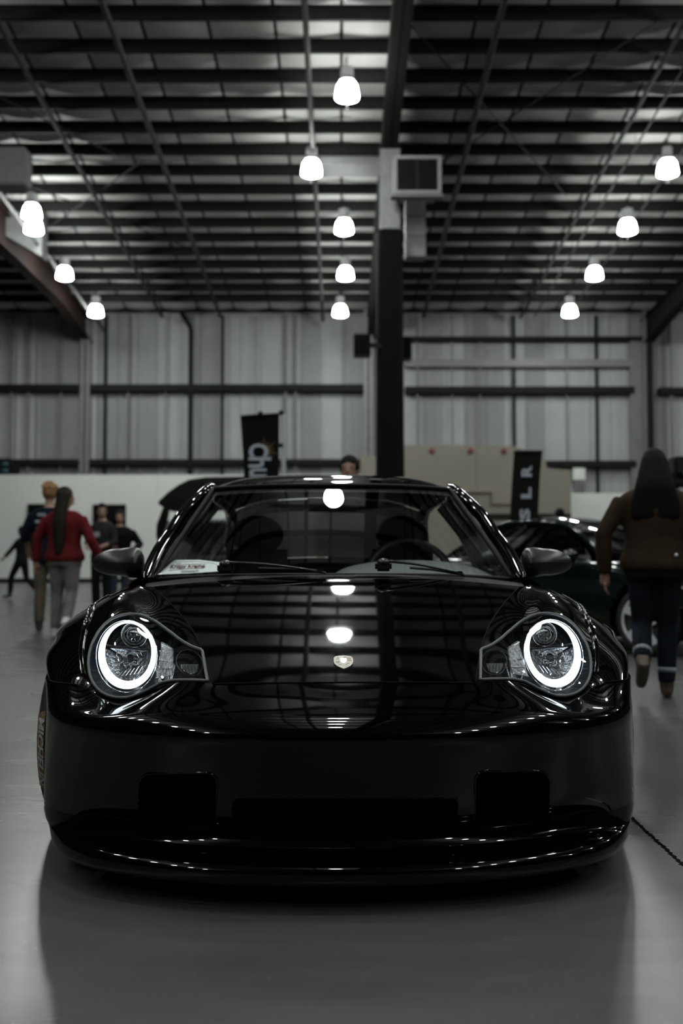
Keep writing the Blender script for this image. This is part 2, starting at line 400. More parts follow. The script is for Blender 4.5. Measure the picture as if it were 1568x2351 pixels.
# low partition walls
M['lowwall'] = mat('white_board', (.66, .675, .645), .6, spec=.2, noise=.05, nscale=.6)
M['beige'] = mat('beige_board', (.215, .20, .165), .7, spec=.2, noise=.06, nscale=.6)
def low_wall(name, px0, px1, ytop, Y, m, pieces, base=True):
    e = empty(name, (0, Y, 0), kind='structure'); z1 = gz(ytop, Y); x0, x1 = gx(px0, Y), gx(px1, Y); n = pieces
    for k in range(n):
        a, c = x0 + (x1 - x0) * k / n, x0 + (x1 - x0) * (k + 1) / n
        MB().bbox(a + .002, c - .002, 0, .12, 0, z1, .006).obj('wall_board', m, e)
    if base: MB().bbox(x0, x1, -.03, -.002, 0, .14, .004).obj('baseboard', M['trim'], e, label='dark baseboard')
    return e
low_wall('wall_partition_white', -300, 835, 1090, 33.0, M['lowwall'], 12)
low_wall('wall_partition_right', 1308, 1900, 1132, 32.2, M['lowwall'], 6)
e = empty('wall_partition_beige', (0, 31.0, 0), kind='structure')
Yb = 31.0
def poly_piece(pp, th=.12, m=M['beige'], name='wall_board'):
    return MB().prism([(gx(a, Yb), max(0.0, gz(b_, Yb))) for a, b_ in pp], 0, th).obj(name, m, e)
poly_piece([(828, 1346), (828, 1046), (928, 1046), (928, 1346)])
poly_piece([(929, 1346), (929, 1022), (1095, 1022), (1095, 1346)])
poly_piece([(1096, 1346), (1096, 1022), (1180, 1024), (1180, 1346)])
poly_piece([(1181, 1346), (1181, 1024), (1250, 1050), (1258, 1075), (1312, 1080), (1312, 1346)])
b = MB().tube([(gx(1060, Yb), -.03, gz(1130, Yb)), (gx(1128, Yb), -.03, gz(1130, Yb)), (gx(1128, Yb), -.03, gz(1157, Yb)), (gx(1180, Yb), -.03, gz(1157, Yb))], .045, 6)
b.obj('stepped_moulding', mat('brown_moulding', (.12, .10, .08), .7), e)
MB().bbox(gx(1095, Yb), gx(1312, Yb), -.05, -.002, gz(1186, Yb) - .09, gz(1186, Yb) + .09, .01).obj('dark_rail', M['steel'], e)
M['red'] = mat('red_plastic', (.16, .04, .035), .6, spec=.2)
for k, px in enumerate((992, 1081, 1158)):
    MB().ell((gx(px, Yb), -.05, gz(1035, Yb)), (.085, .05, .085), 12, 8).obj('red_knob', M['red'], e, smooth=True)

# ------------------------------------------------------------------ high bay lamps
lb = MB().lathe([(.13, .31), (.162, .297), (.19, .255), (.212, .15), (.226, .06), (.222, .02), (.18, .0), (1e-4, -.012)], 18)
lamp_me = lb.mesh('shade', smooth=True); lamp_me.materials.append(M['lamp']); lamp_me.materials.append(M['lampb'])
for p in lamp_me.polygons:
    if p.center.z < .012: p.material_index = 1
bal = MB().bbox(-.11, .11, -.10, .10, .39, .62, .02); bal.lathe([(.06, .33), (.06, .40)], 12); bal.lathe([(.15, .331), (.15, .345)], 18)
bal_me = bal.mesh('ballast'); bal_me.materials.append(M['lampmetal'])
hk = MB().tube([(0, 0, .62), (.03, 0, .68), (.03, 0, .78), (0, 0, .82), (-.02, 0, .80)], .01, 6); hk_me = hk.mesh('hook'); hk_me.materials.append(M['pipe'])
rod = MB().lathe([(.012, .8), (.012, 1.8)], 6); rod_me = rod.mesh('suspension_cable'); rod_me.materials.append(M['pipe'])
def lamp(x, y, label, dz=0):
    z = .9 + 7.6 + (SL + .0155) * (30.5 - max(y, 2 * RIDGE - y)) - .21 + dz
    e = empty('high_bay_lamp', (x, y, z), random.uniform(0, 6), label, 'lamp', 'high bay lamps hanging under the roof')
    for nm, me in (('shade', lamp_me), ('ballast', bal_me), ('hook', hk_me)): link(nm, me, None, e)
    top = roof_z(y) - PH - z
    o = link('suspension_cable', rod_me, None, e); o.scale = (1, 1, 1); o.location.z = top - 1.8 if top < 1.8 else 0
    if top > 1.8: o.scale.z = top / 1.8
    return e
D = [18.4, 21.4, 24.4, 27.45, 30.5]
seen = [
 (.105, D[0], 'glowing high bay lamp nearest the top of the photo, above the dark column'),
 (-.655, D[1], 'glowing high bay lamp left of the grille-fronted air unit, hung off the row'),
 (.064, D[2], 'glowing high bay lamp beside the top of the black cloth wrap'),
 (.108, D[3], 'fourth glowing lamp down the middle row, left of the wrapped column'),
 (-.04, D[4], 'lowest and farthest glowing lamp of the middle row, just above the back wall'),
 (7.12, D[1], 'glowing lamp cut by the right edge of the photo'),
 (7.10, D[2], 'second lamp of the right-hand row, below the one at the photo edge'),
 (7.05, D[3], 'third lamp of the right-hand row, second lowest of it'),
 (7.06, D[4], 'lowest and farthest lamp of the right-hand row'),
 (-7.43, 23.56, 'upper of the two overlapping glowing lamps near the left edge'),
 (-7.64, D[2], 'lower of the two overlapping glowing lamps near the left edge'),
 (-7.72, D[3], 'lamp in front of the reddish left rafter, third down the left row'),
 (-7.60, D[4], 'lowest and farthest lamp of the left row, at the foot of the rafter')]
for x, y, lab in seen: lamp(x, y, lab)
for k in range(1, 10):
    y = 18.4 - 3.05 * k
    if y > 16 or y < -14: continue
    if y > 14: y = 15.2
    for x in (-7.6, .05, 7.1):
        if (abs(x) > 1 and 11 < y < 13) or (abs(x) < 1 and y < -1): continue
        lamp(x, y, 'high bay lamp hanging out of frame above the black sports car')
for k in range(0, 15, 2):
    for x in (14.6,):
        y = 30.5 - 3.05 * k
        if -4 < y < 33: lamp(x, y, 'high bay lamp hanging out of frame over the side aisle')

# ------------------------------------------------------------------ roof equipment
M['duct'] = mat('galvanised_duct', (.20, .205, .20), .6, spec=.2, noise=.1)
e = empty('air_unit', (gx(961, 20.3), 20.3, gz(402, 20.3)), 0, 'square grey air unit with a dark grille front beside the column', 'air unit')
hw, hh = .50, .40
b = MB()
for (x0, x1, z0, z1) in ((-hw, hw, hh - .07, hh), (-hw, hw, -hh, -hh + .07), (-hw, -hw + .08, -hh + .07, hh - .07), (hw - .08, hw, -hh + .07, hh - .07)): b.bbox(x0, x1, -.04, .04, z0, z1, .008)
b.bbox(-hw, hw, .04, .3, -hh, hh, .015); b.obj('casing', M['duct'], e)
for k in range(22):
    x = -hw + .10 + k * (2 * hw - .2) / 21; MB().box(x - .006, x + .006, -.02, .02, -hh + .07, hh - .07).obj('grille_bar', M['trim'], e)
MB().box(-hw + .08, hw - .08, .02, .036, -hh + .07, hh - .07).obj('grille_back', M['void'], e)
MB().box(-.012, .012, -.03, -.021, -hh + .07, hh - .07).obj('grille_post', M['trim'], e)
MB().bbox(-hw - .05, hw + .05, -.02, .25, -hh - .05, -hh - .005, .01).obj('bracket', M['grey_steel'], e)
e = empty('air_duct', (gx(955, 21.6), 21.6, gz(595, 21.6)), 0, 'tall grey sheet-metal duct hanging below the air unit', 'duct')
h = gz(458, 21.6) - gz(595, 21.6)
for k in range(3): MB().bbox(-.22, .22, -.2, .2, h * k / 3 + .004, h * (k + 1) / 3 - .004, .012).obj('duct_section', M['duct'], e)
MB().bbox(-.45, .45, -.24, .24, h, h + .12, .01).obj('flange', M['duct'], e)
e = empty('air_duct', (gx(850, 22.6), 22.6, gz(348, 22.6)), 0, 'pale box duct with a sloping elbow left of the column under the roof', 'duct')
k = 22.6 / FPX
b = MB().prism([((-96) * k, 0), (26 * k, 0), (26 * k, 86 * k), (-32 * k, 86 * k), (-36 * k, 42 * k)], -.3, .5); b.obj('elbow', M['duct'], e)
MB().bbox(-30 * k, 26 * k, -.34, -.301, 52 * k, 56 * k, .01).obj('flange', M['duct'], e)
MB().bbox(-125 * k, 26 * k, -.25, .6, -38 * k, -12 * k, .02).obj('branch', M['duct'], e)
e = empty('air_duct', (gx(20, 25.4), 25.4, gz(590, 25.4)), 0, 'wide pale duct cut by the left edge behind two lamps', 'duct')
k = 25.4 / FPX
MB().prism([(-120 * k, 108 * k), (66 * k, 108 * k), (66 * k, 2 * k), (-20 * k, 52 * k), (-120 * k, 60 * k)], .02, .5).obj('elbow', M['duct'], e)
e = empty('air_duct', (gx(20, 21), 21, gz(432, 21)), 0, 'pale box duct at the left edge above the two overlapping lamps', 'duct'); k2 = 21.0 / FPX
MB().bbox(-120 * k2, 34 * k2, -.25, .25, 0, 88 * k2, .03).obj('duct_section', M['duct'], e)
def column_speaker(px, pyc, wpx, hpx, Y, label):
    k = Y / FPX; e = empty('loudspeaker', (gx(px, Y), Y, gz(pyc, Y)), 0, label, 'loudspeaker')
    MB().bbox(-wpx * k / 2, wpx * k / 2, 0, .4, -hpx * k / 2, hpx * k / 2, .02).obj('cabinet', M['trim'], e)
    MB().bbox(-wpx * k / 2 + .02, wpx * k / 2 - .02, -.02, -.002, -hpx * k / 2 + .03, hpx * k / 2 - .03, .006).obj('speaker_grille', M['void'], e)
    s = 1 if px < 880 else -1
    MB().box(min(s * wpx * k / 2, s * (wpx * k / 2 + .22)), max(s * wpx * k / 2, s * (wpx * k / 2 + .22)), .1 if s > 0 else -.22, .16, -.05, .05).obj('bracket', M['steel'], e)
column_speaker(832, 790, 40, 50, 20.6, 'black loudspeaker fixed to the left side of the wrapped column')
column_speaker(934, 797, 26, 52, 21.45, 'black loudspeaker half hidden at the right side of the wrapped column')
e = empty('electrical_box', (gx(1332, 33.6), 33.6, gz(1130, 33.6)), 0, 'pale electrical box with dangling cables on the back wall', 'electrical box')
k = 33.6 / FPX
MB().bbox(-14 * k, 14 * k, 0, .2, 28 * k, 56 * k, .02).obj('casing', M['lowwall'], e)
for q in (-9, -3, 4, 10):
    MB().tube([(q * k, .05, 28 * k), ((q + 3) * k, .0, 18 * k), ((q - 2) * k, .02, 6 * k), (q * k, .05, -2 * k)], .03, 6).obj('cable', M['grey_steel'], e)
# ------------------------------------------------------------------ the black sports car
PSI, CX, CY = math.radians(1.7), .015, 2.50
car = empty('sports_car', (CX, CY, 0), PSI, 'glossy black low wide sports car facing the camera with glowing ring headlights', 'car')
cp, sp_ = math.cos(PSI), math.sin(PSI)
def loc_pt(px, py, t):
    """point of the pixel ray at car depth t, in the car's own axes"""
    d = ray(px, py); o = np.array([0 - CX, 0 - CY, CAM_H])
    rot = lambda q: np.array([cp * q[0] + sp_ * q[1], -sp_ * q[0] + cp * q[1], q[2]])
    dl, ol = rot(d), rot(o); s = (t - ol[1]) / dl[1]
    return ol + dl * s
def pix(P):
    P = np.asarray(P, float); x = CX + cp * P[..., 0] - sp_ * P[..., 1]; y = CY + sp_ * P[..., 0] + cp * P[..., 1]; z = P[..., 2] - CAM_H
    c, s = math.cos(PITCH), math.sin(PITCH); f = c * y + s * z; v = -s * y + c * z
    return np.stack([784 + FPX * x / f, 1175.5 - FPX * v / f], -1)
def inpoly(pts, poly):
    x, y = pts[..., 0], pts[..., 1]; r = np.zeros(x.shape, bool); n = len(poly)
    for i in range(n):
        x1, y1 = poly[i]; x2, y2 = poly[(i + 1) % n]
        if y1 == y2: continue
        c = ((y1 > y) != (y2 > y)) & (x < (x2 - x1) * (y - y1) / (y2 - y1) + x1); r ^= c
    return r
def mir(rows):
    """mirror half rows (centre first) to full width"""
    R = np.array(rows, float); L = R[:, :0:-1].copy(); L[..., 0] *= -1
    return np.concatenate([L, R], 1)
def P_(px, py, t): return tuple(loc_pt(px, py, t))
def carpart(P, name, m, keep=None, flip=False, parent=None, label=None, thick=0):
    r, c = P.shape[:2]
    if keep is None: keep = np.ones((r - 1, c - 1), bool)
    idx = np.arange(r * c).reshape(r, c)
    q = np.stack([idx[:-1, :-1], idx[:-1, 1:], idx[1:, 1:], idx[1:, :-1]], -1)[keep]
    if flip: q = q[:, ::-1]
    used, inv = np.unique(q, return_inverse=True)
    me = bpy.data.meshes.new(name); me.from_pydata(P.reshape(-1, 3)[used].tolist(), [], inv.reshape(-1, 4).tolist())
    me.polygons.foreach_set('use_smooth', [True] * len(me.polygons)); me.update()
    o = link(name, me, m, parent or car)
    if label: o['label'] = label
    return o

def mpt_(p, s): return np.array([p[0] * s, p[1], p[2]])
def surf_(Pg, pxg, p):
    d = np.linalg.norm(pxg - np.array(p), axis=-1).ravel(); k = np.argsort(d)[:5]; wgt = 1 / (d[k] + .05) ** 2
    return (Pg.reshape(-1, 3)[k] * wgt[:, None]).sum(0) / wgt.sum()
# plan outline of the nose (x -> depth) and the bumper's control grid
XS = [0, .2, .40, .55, .675, .775, .845, .905]
TB = [0, .012, .047, .100, .170, .270, .400, .64]
nrm = []
for i in range(8):
    a = np.array([XS[max(i - 1, 0)], TB[max(i - 1, 0)]]); b_ = np.array([XS[min(i + 1, 7)], TB[min(i + 1, 7)]])
    if i == 0: a = np.array([-.2, .012])
    d = b_ - a; d /= np.linalg.norm(d); nrm.append((-d[1], d[0]))
def plan(z, off, fac=(1, 1, 1, 1, .95, .6, .12, 0), c7=None):
    row = []
    for i in range(8):
        o = off * fac[i]; row.append([XS[i] + nrm[i][0] * o, TB[i] + nrm[i][1] * o, z])
    if c7: row[7][1] = c7
    return row
def plan_in(z, off, c7, sc):
    r = plan(z, off, c7=c7)
    for i in (5, 6, 7): r[i][0] *= 1 - (1 - sc) * (.5, .9, 1)[i - 5]
    return r
lip = mir([plan_in(.085, .22, .68, .93), plan_in(.070, .07, .68, .95), plan_in(.068, .036, .68, .965), plan_in(.084, .014, .68, .978), plan_in(.112, .009, .685, .985), plan_in(.126, .024, .69, .99), plan_in(.132, .060, .69, .995), plan(.148, .092, c7=.695), plan(.178, .108, c7=.70)])
# centre line of the hood: slope eases from 19 degrees at the front edge to 12 at the cowl
F0 = P_(788, 1567, .215); K0 = P_(786, 1322, 1.17)
def _int(t): a0, a1 = math.radians(17.5), math.radians(13.3); n = 60; q = np.linspace(.215, t, n); return float(np.trapz(np.tan(a0 + (a1 - a0) * (q - .215) / .955), q)) if t > .215 else 0.0
KS = (K0[2] - F0[2]) / _int(1.17)
def zc(t): return F0[2] + KS * _int(t)
def onhood(px, py, drop):
    """point of the pixel ray that lies `drop` below the hood centre line at its own depth"""
    lo, hi = .2, 1.3
    for _ in range(40):
        m = (lo + hi) / 2; p = P_(px, py, m)
        if p[2] - (zc(m) - drop) > 0: lo = m
        else: hi = m
    return P_(px, py, (lo + hi) / 2)
H2 = [onhood(1092, 1568, .004), onhood(1103, 1497, .007), onhood(1125, 1433, .008), onhood(1160, 1382, .009), onhood(1194, 1346, .012)]
TC = [.215, .36, .60, .87, 1.17]
def hoodrow(i):
    c2 = np.array(H2[i]); c0 = np.array([0, TC[i], zc(TC[i])]); f_ = .5
    t1 = c0[1] + (c2[1] - c0[1]) * .3; c1 = np.array([c2[0] * f_, t1, zc(t1) - .3 * (zc(c2[1]) - c2[2])])
    return [tuple(c0), tuple(c1), tuple(c2)]
T2 = [h[1] for h in H2]
rowF = hoodrow(0) + [P_(1182, 1567, T2[0] + .03), P_(1290, 1604, .325), P_(1372, 1573, .42), P_(1434, 1561, .50), (.925, .74, .53)]
B5 = plan(.448, .004, c7=.72)
upf = [1, 1, 1, 1, .9, .7, .4, 0]
def brow(f_, dz): return [list(np.array(a) * (1 - f_) + np.array(b_) * f_ + np.array([0, 0, dz * u_])) for a, b_, u_ in zip(B5, rowF, upf)]
bump = mir([plan(.178, .108, c7=.70), plan(.212, .078, c7=.68), plan(.29, .050, c7=.67), plan(.365, .026, c7=.68), plan(.41, .010, c7=.70), B5, brow(.09, .017), brow(.27, .0165), brow(.62, .009), rowF])
G1 = hoodrow(1) + [P_(1180, 1500, T2[1] + .035), P_(1276, 1510, .44), P_(1362, 1503, .55), P_(1432, 1508, .66), (.955, .86, .585)]
G2 = hoodrow(2) + [P_(1190, 1421, T2[2] + .05), P_(1262, 1407, .69), P_(1347, 1424, .75), P_(1408, 1458, .83), (.965, .97, .605)]
G3 = hoodrow(3) + [P_(1208, 1374, T2[3] + .03), P_(1262, 1361, .94), P_(1331, 1390, 1.0), P_(1396, 1436, 1.03), (.968, 1.1, .575)]
G4 = hoodrow(4) + [P_(1216, 1344, 1.12), P_(1236, 1345, 1.25), P_(1290, 1377, 1.30), (.925, 1.32, .63), (.95, 1.24, .42)]
upper = mir([rowF, G1, G2, G3, G4])
NV = 190
Lp = patch(lip, 260, 60)
Bp = patch(bump, 440, 130)
Hp = patch(upper, 150, NV, (5, 9))
E_ = Hp[:, -1].copy(); tc_ = np.linspace(0, 1, NV); tcs = nspline(np.linspace(0, 1, 5), np.array(TC)[:, None], np.interp(tc_, [0, 1], [0, 1]))[:, 0]
s_ = np.linspace(-1, 1, 150)
for i in range(NV):
    dd = zc(E_[i, 1]) - E_[i, 2]
    tt = tcs[i] + (E_[i, 1] - tcs[i]) * np.abs(s_) ** 1.6
    Hp[i, :, 0] = E_[i, 0] * s_; Hp[i, :, 1] = tt; Hp[i, :, 2] = [zc(a) for a in tt] - dd * np.abs(s_) ** 2.2
FR = patch(upper, 170, NV, (9, 14)); FL = patch(upper, 170, NV, (0, 5))

# headlight outline as seen head-on, right lamp of the picture; the left one is its mirror in the car's axes
HLpx = [(1100.5, 1493), (1126.5, 1483), (1151, 1466), (1178.6, 1442), (1209, 1421), (1240, 1410.5), (1276.5, 1412), (1310, 1429), (1335, 1459), (1350.5, 1493), (1356, 1527), (1351.5, 1559), (1335, 1583),
        (1313, 1595), (1286, 1599), (1258, 1593.5), (1233.7, 1582), (1209, 1568.5), (1181.6, 1561.5), (1142, 1561), (1097.5, 1562)]
def face_c(P): return (P[:-1, :-1] + P[1:, :-1] + P[:-1, 1:] + P[1:, 1:]) / 4
HL = []
dense = []
for i in range(len(HLpx)):
    dense.append(HLpx[i])
HLd = curve(np.array(HLpx), 160)[:, :2]
pxR = pix(FR); pxR[FR[..., 1] > .76] = -9999   # front nodes only: the far side of the fender projects here too
def surf(Pg, pxg, p):
    """3-D point of a patch under a picture point (inverse-distance of the nearest nodes)"""
    d = np.linalg.norm(pxg - np.array(p), axis=-1).ravel(); k = np.argsort(d)[:5]; wgt = 1 / (d[k] + .05) ** 2
    return (Pg.reshape(-1, 3)[k] * wgt[:, None]).sum(0) / wgt.sum()
HL3 = np.array([surf(FR, pxR, p) for p in HLd])
NF = np.cross(np.gradient(FR, axis=1), np.gradient(FR, axis=0)); NF /= np.linalg.norm(NF, axis=-1, keepdims=True) + 1e-9
if NF[60, 60, 2] < 0: NF = -NF
def nrm_at(p):
    k = np.linalg.norm(pxR - np.array(p), axis=-1).argmin(); return NF.reshape(-1, 3)[k]
HLs = np.array([q + nrm_at(p) * .0022 for q, p in zip(HL3, HLd)])
holeR = inpoly(pix(face_c(FR)), HLd) & (face_c(FR)[..., 1] < .80)
FLm = FL[:, ::-1].copy(); FLm[..., 0] *= -1
holeL = (inpoly(pix(face_c(FLm)), HLd) & (face_c(FLm)[..., 1] < .80))[:, ::-1]
def largest(m):
    lab = np.zeros(m.shape, int); best = (0, 0); k = 0
    for i, j in zip(*np.nonzero(m)):
        if lab[i, j]: continue
        k += 1; st = [(i, j)]; lab[i, j] = k; n = 0
        while st:
            a, b_ = st.pop(); n += 1
            for c_, d_ in ((a + 1, b_), (a - 1, b_), (a, b_ + 1), (a, b_ - 1)):
                if 0 <= c_ < m.shape[0] and 0 <= d_ < m.shape[1] and m[c_, d_] and not lab[c_, d_]: lab[c_, d_] = k; st.append((c_, d_))
        best = max(best, (n, k))
    return lab == best[1]
holeR, holeL = largest(holeR), largest(holeL)
carpart(Hp, 'hood', M['paint'])
carpart(FR, 'front_fender', M['paint'], ~holeR); carpart(FL, 'front_fender', M['paint'], ~holeL)

# intakes in the bumper (right half in the picture, then mirrored)
def rrect(x0, x1, y0, y1, r, n=6):
    out = []
    for cx, cy, a in ((x1 - r, y0 + r, -90), (x1 - r, y1 - r, 0), (x0 + r, y1 - r, 90), (x0 + r, y0 + r, 180)):
        for k in range(n + 1):
            t = math.radians(a + 90 * k / n); out.append((cx + r * math.cos(t), cy + r * math.sin(t)))
    return out
side_in = rrect(1090, 1262, 1770, 1902, 26); mid_in = rrect(534, 1050, 1832, 1922, 8)
fc = face_c(Bp); fm = fc.copy(); fm[..., 0] *= -1
kb = ~(inpoly(pix(fc), side_in) | inpoly(pix(fm), side_in) | inpoly(pix(fc), mid_in))
carpart(Bp, 'front_bumper', M['paint'], kb)
carpart(Lp, 'front_lip', M['paint'])
pxB = pix(Bp)
def recess(poly, name, depth, mirror):
    pts = np.array([surf(Bp, pxB, p) for p in poly])
    if mirror: pts[:, 0] *= -1
    n = len(pts); back = pts + np.array([0, depth, 0]); c = pts.mean(0)
    b = MB(); b.add(list(pts) + list(back), [(i, (i + 1) % n, (i + 1) % n + n, i + n) for i in range(n)] + [tuple(range(n, 2 * n))])
    o = b.obj(name, M['void'], car)
    MB().tube(list(pts), .0035, 6, closed=True).obj('intake_edge', M['paint'], o, smooth=True)
    # hexagonal mesh a little behind the opening
    hx = MB(); s = .020; y_off = .045
    P2 = pts[:, [0, 2]]; x0, z0 = P2.min(0); x1, z1 = P2.max(0)
    ins = lambda q: bool(inpoly(np.array([q]), P2)[0])
    row = 0; z = z0
    fx = lambda x: float(np.interp(x, np.sort(pts[:, 0]), pts[np.argsort(pts[:, 0]), 1])) + y_off
    while z < z1 + s:
        x = x0 + (row % 2) * 1.5 * s
        while x < x1 + s:
            hexp = [(x + s * .96 * math.cos(a * PI / 3), z + s * .62 * math.sin(a * PI / 3)) for a in range(6)]
            if all(ins(q) for q in hexp):
                ring = [(q[0], fx(q[0]), q[1]) for q in hexp]; r2 = [(x + (q[0] - x) * .84, fx(q[0]), z + (q[1] - z) * .84) for q in hexp]
                hx.add(ring + r2, [(i, (i + 1) % 6, (i + 1) % 6 + 6, i + 6) for i in range(6)])
            x += 3 * s
        z += s * .62 * math.sqrt(3) / 2; row += 1
    g = hx.obj('mesh_grille', M['void'], o); g['kind'] = 'stuff'
    return o
recess(side_in, 'side_intake', .14, False); recess(side_in, 'side_intake', .14, True); recess(mid_in, 'centre_intake', .14, False)

# panel gaps
def seam(pts, r=.0022, name='panel_gap'): return MB().tube(pts, r, 5).obj(name, M['void'], car, smooth=True)
seam([p + np.array([0, 0, 0]) for p in Hp[::4, -1]]); seam([p for p in Hp[::4, 0]])
seam([p for p in Hp[0, ::4]], .003)
for F in (FR[0], FL[0][::-1]):
    seam([p for p in F[98:169:3]], .003)
ridge = [(1298, 1350), (1318, 1378), (1339, 1412), (1357, 1455), (1366, 1500), (1364, 1545)]
RD = curve(np.array(ridge, float), 40)[:, :2]; pxr0 = pix(FR); pxr0[FR[..., 1] > 1.03] = -9999; NF0 = np.cross(np.gradient(FR, axis=1), np.gradient(FR, axis=0)); NF0 /= np.linalg.norm(NF0, axis=-1, keepdims=True) + 1e-9
NF0 = NF0 if NF0[60, 60, 2] > 0 else -NF0
def rpt(p): return surf_(FR, pxr0, p) + NF0.reshape(-1, 3)[np.linalg.norm(pxr0 - np.array(p), axis=-1).argmin()] * .0012
for s in (1, -1):
    for off in (0, 8):
        MB().tube([mpt_(rpt((p[0] + off, p[1])), s) for p in RD], .0040, 8).obj('flare_edge', M['paint'], car, smooth=True)
def lift(F, col, dz=.0015): return [F[i, col] + np.array([0, -.0005, dz]) for i in range(60, NV, 4)]

# headlights
def mpt(p, s): return np.array([p[0] * s, p[1], p[2]])
def hp(px, py, back):
    """point under the lens: the lens surface point pushed straight back"""
    q = surf(FR, pxR, (px, py)); return q + np.array([0, back, -back * .12])
LENS_C = (1270, 1508)
def ell_px(cx, cy, a, b_, tilt, n=48):
    out = []
    for k in range(n):
        t = 2 * PI * k / n; x, y = a * math.cos(t), b_ * math.sin(t)
        out.append((cx + x * math.cos(tilt) - y * math.sin(tilt), cy + x * math.sin(tilt) + y * math.cos(tilt)))
    return out
# tilted lamp plane fitted to the lens under the ring, so that the round parts sit in one plane
pl = np.array([surf(FR, pxR, p) for p in ell_px(1270, 1503, 60, 74, math.radians(-14))])
A = np.c_[pl[:, 0], pl[:, 2], np.ones(len(pl))]; pc = np.linalg.lstsq(A, pl[:, 1], rcond=None)[0]
def inplane(px, py, back):
    d0, d1 = loc_pt(px, py, 0.0), loc_pt(px, py, 1.0)
    f = lambda q: q[1] - (pc[0] * q[0] + pc[1] * q[2] + pc[2] + back)
    a, b_ = f(d0), f(d1); return d0 + (d1 - d0) * (a / (a - b_))
def headlight(s, Fp, hole):
    X = lambda pts: [mpt(p, s) for p in pts]
    # housing: bowl from the outline back
    n = len(HL3); rim = HL3 + np.array([0, .004, 0]); c = rim.mean(0)
    b = MB(); r1 = np.array([p + (c - p) * .04 + np.array([0, .05, -.01]) for p in rim]); r2 = np.array([p + (c - p) * .10 + np.array([0, .115, -.02]) for p in rim])
    b.add(X(rim) + X(r1) + X(r2), [(k * n + i, k * n + (i + 1) % n, (k + 1) * n + (i + 1) % n, (k + 1) * n + i) for k in range(2) for i in range(n)] + [tuple(range(2 * n, 3 * n))])
    h = b.obj('headlight', M['housing'], car, smooth=False)
    carpart(Fp, 'clear_lens', M['lens'], hole, parent=h, label='clear headlight lens')
    g = MB(); g.tube(X(HLs[::2]), .0046, 6, closed=True); g.obj('lens_seal', M['gasket'], h, smooth=True, label='grey rubber seal round the lens')
    # glowing ring: thicker below, as in the photo
    out = [np.array(p) for p in ell_px(1270.5, 1501.5, 62.5, 77.5, math.radians(-15), 64)]
    inn = [np.array(p) for p in ell_px(1268, 1495, 51.5, 66.8, math.radians(-14), 64)]
    A0 = [inplane(*p, .022) for p in out]; A1 = [inplane(*p, .022) for p in inn]
    mid = [(a + c_) / 2 + np.array([0, -.003, 0]) for a, c_ in zip(A0, A1)]
    Bk = [p + np.array([0, .012, 0]) for p in A0]; Bi = [p + np.array([0, .012, 0]) for p in A1]
    m = 64; allp = X(Bk) + X(A0) + X(mid) + X(A1) + X(Bi)
    MB().add(allp, [(k * m + i, k * m + (i + 1) % m, (k + 1) * m + (i + 1) % m, (k + 1) * m + i) for k in range(4) for i in range(m)]).obj('halo_ring', M['halo'], h, smooth=True, label='glowing white oval ring')
    o2 = [inplane(*p, .026) for p in ell_px(1271, 1504, 67, 83, math.radians(-15), 64)]
    MB().tube(X(o2), .0018, 5, closed=True).obj('ring_bezel', M['chrome'], h, smooth=True)
    # upper projector: dark barrel, bright rim, small fan of ribs
    pc_ = (1250.5, 1456.5)
    for rr_, rad, mm, nm in ((27.5, .0013, 'dull', 'projector_rim'), (15, .0008, 'dull', 'inner_rim'), (23, .004, 'trim', 'projector_barrel')):
        MB().tube(X([inplane(*p, .040) for p in ell_px(*pc_, rr_, rr_, 0, 36)]), rad, 6, closed=True).obj(nm, M[mm], h, smooth=True)
    MB().add(X([inplane(*p, .055) for p in ell_px(*pc_, 27, 27, 0, 32)]), [tuple(range(32))]).obj('projector_lens', mat('dark_lens', (.006, .006, .007), .05, spec=.8), h)
    for k in range(9):
        a = 2 * PI * k / 9 + .3; q = [inplane(pc_[0] + r_ * math.cos(a), pc_[1] + r_ * math.sin(a), .041) for r_ in (7.5, 13)]
        MB().tube(X(q), .0007, 5).obj('lens_rib', M['dull'], h)
    MB().tube(X([inplane(*p, .041) for p in ell_px(pc_[0], pc_[1] - 3, 7, 5.5, 0, 20)[:12]]), .0007, 5).obj('centre_ring', M['dull'], h)
    # divider and lower reflector
    MB().bbox(0, 1, 0, 1, 0, 1, .05)
    q = [inplane(x_, y_, .040) for x_, y_ in ((1217, 1489), (1240, 1488), (1268, 1484), (1296, 1482), (1318, 1477))]
    MB().tube(X(q), .0032, 6).obj('divider', M['trim'], h)
    low = [p for p in ell_px(1268, 1497, 49, 64, math.radians(-14), 60) if p[1] > 1488 - (p[0] - 1217) * .11]
    rows = []
    lc = np.array([1265.0, 1512])
    for k, (f_, bk) in enumerate(((1, .045), (.8, .062), (.6, .074), (.4, .082), (.2, .086), (.03, .087))):
        rows.append([inplane(*(lc + (np.array(p) - lc) * f_), bk) for p in low])
    R = np.array(rows); R2 = np.stack([[mpt(p, s) for p in r_] for r_ in R])
    rfm = M.setdefault('bowl', mat('reflector_bowl', (.24, .25, .27), .22, metal=1, bump=.45, bscale=70))
    rfl = MB().grid(R2).obj('reflector', rfm, h, smooth=False, label='faceted silver reflector bowl')
    for k in range(7):   # flutes of the bowl
        x_ = 1228 + k * 9; p0 = (x_, 1525 + 2.2 * k); p1 = (x_ + 12, 1543 + 1.2 * k)
        MB().tube(X([inplane(*p0, .058), inplane(*p1, .052)]), .0014, 5).obj('flute', M['reflector'], rfl)
    bc = (1262, 1508)
    MB().tube(X([inplane(*p, .046) for p in ell_px(*bc, 7.5, 7.5, 0, 20)]), .0022, 6, closed=True).obj('bulb_cap', M['trim'], h, smooth=True)
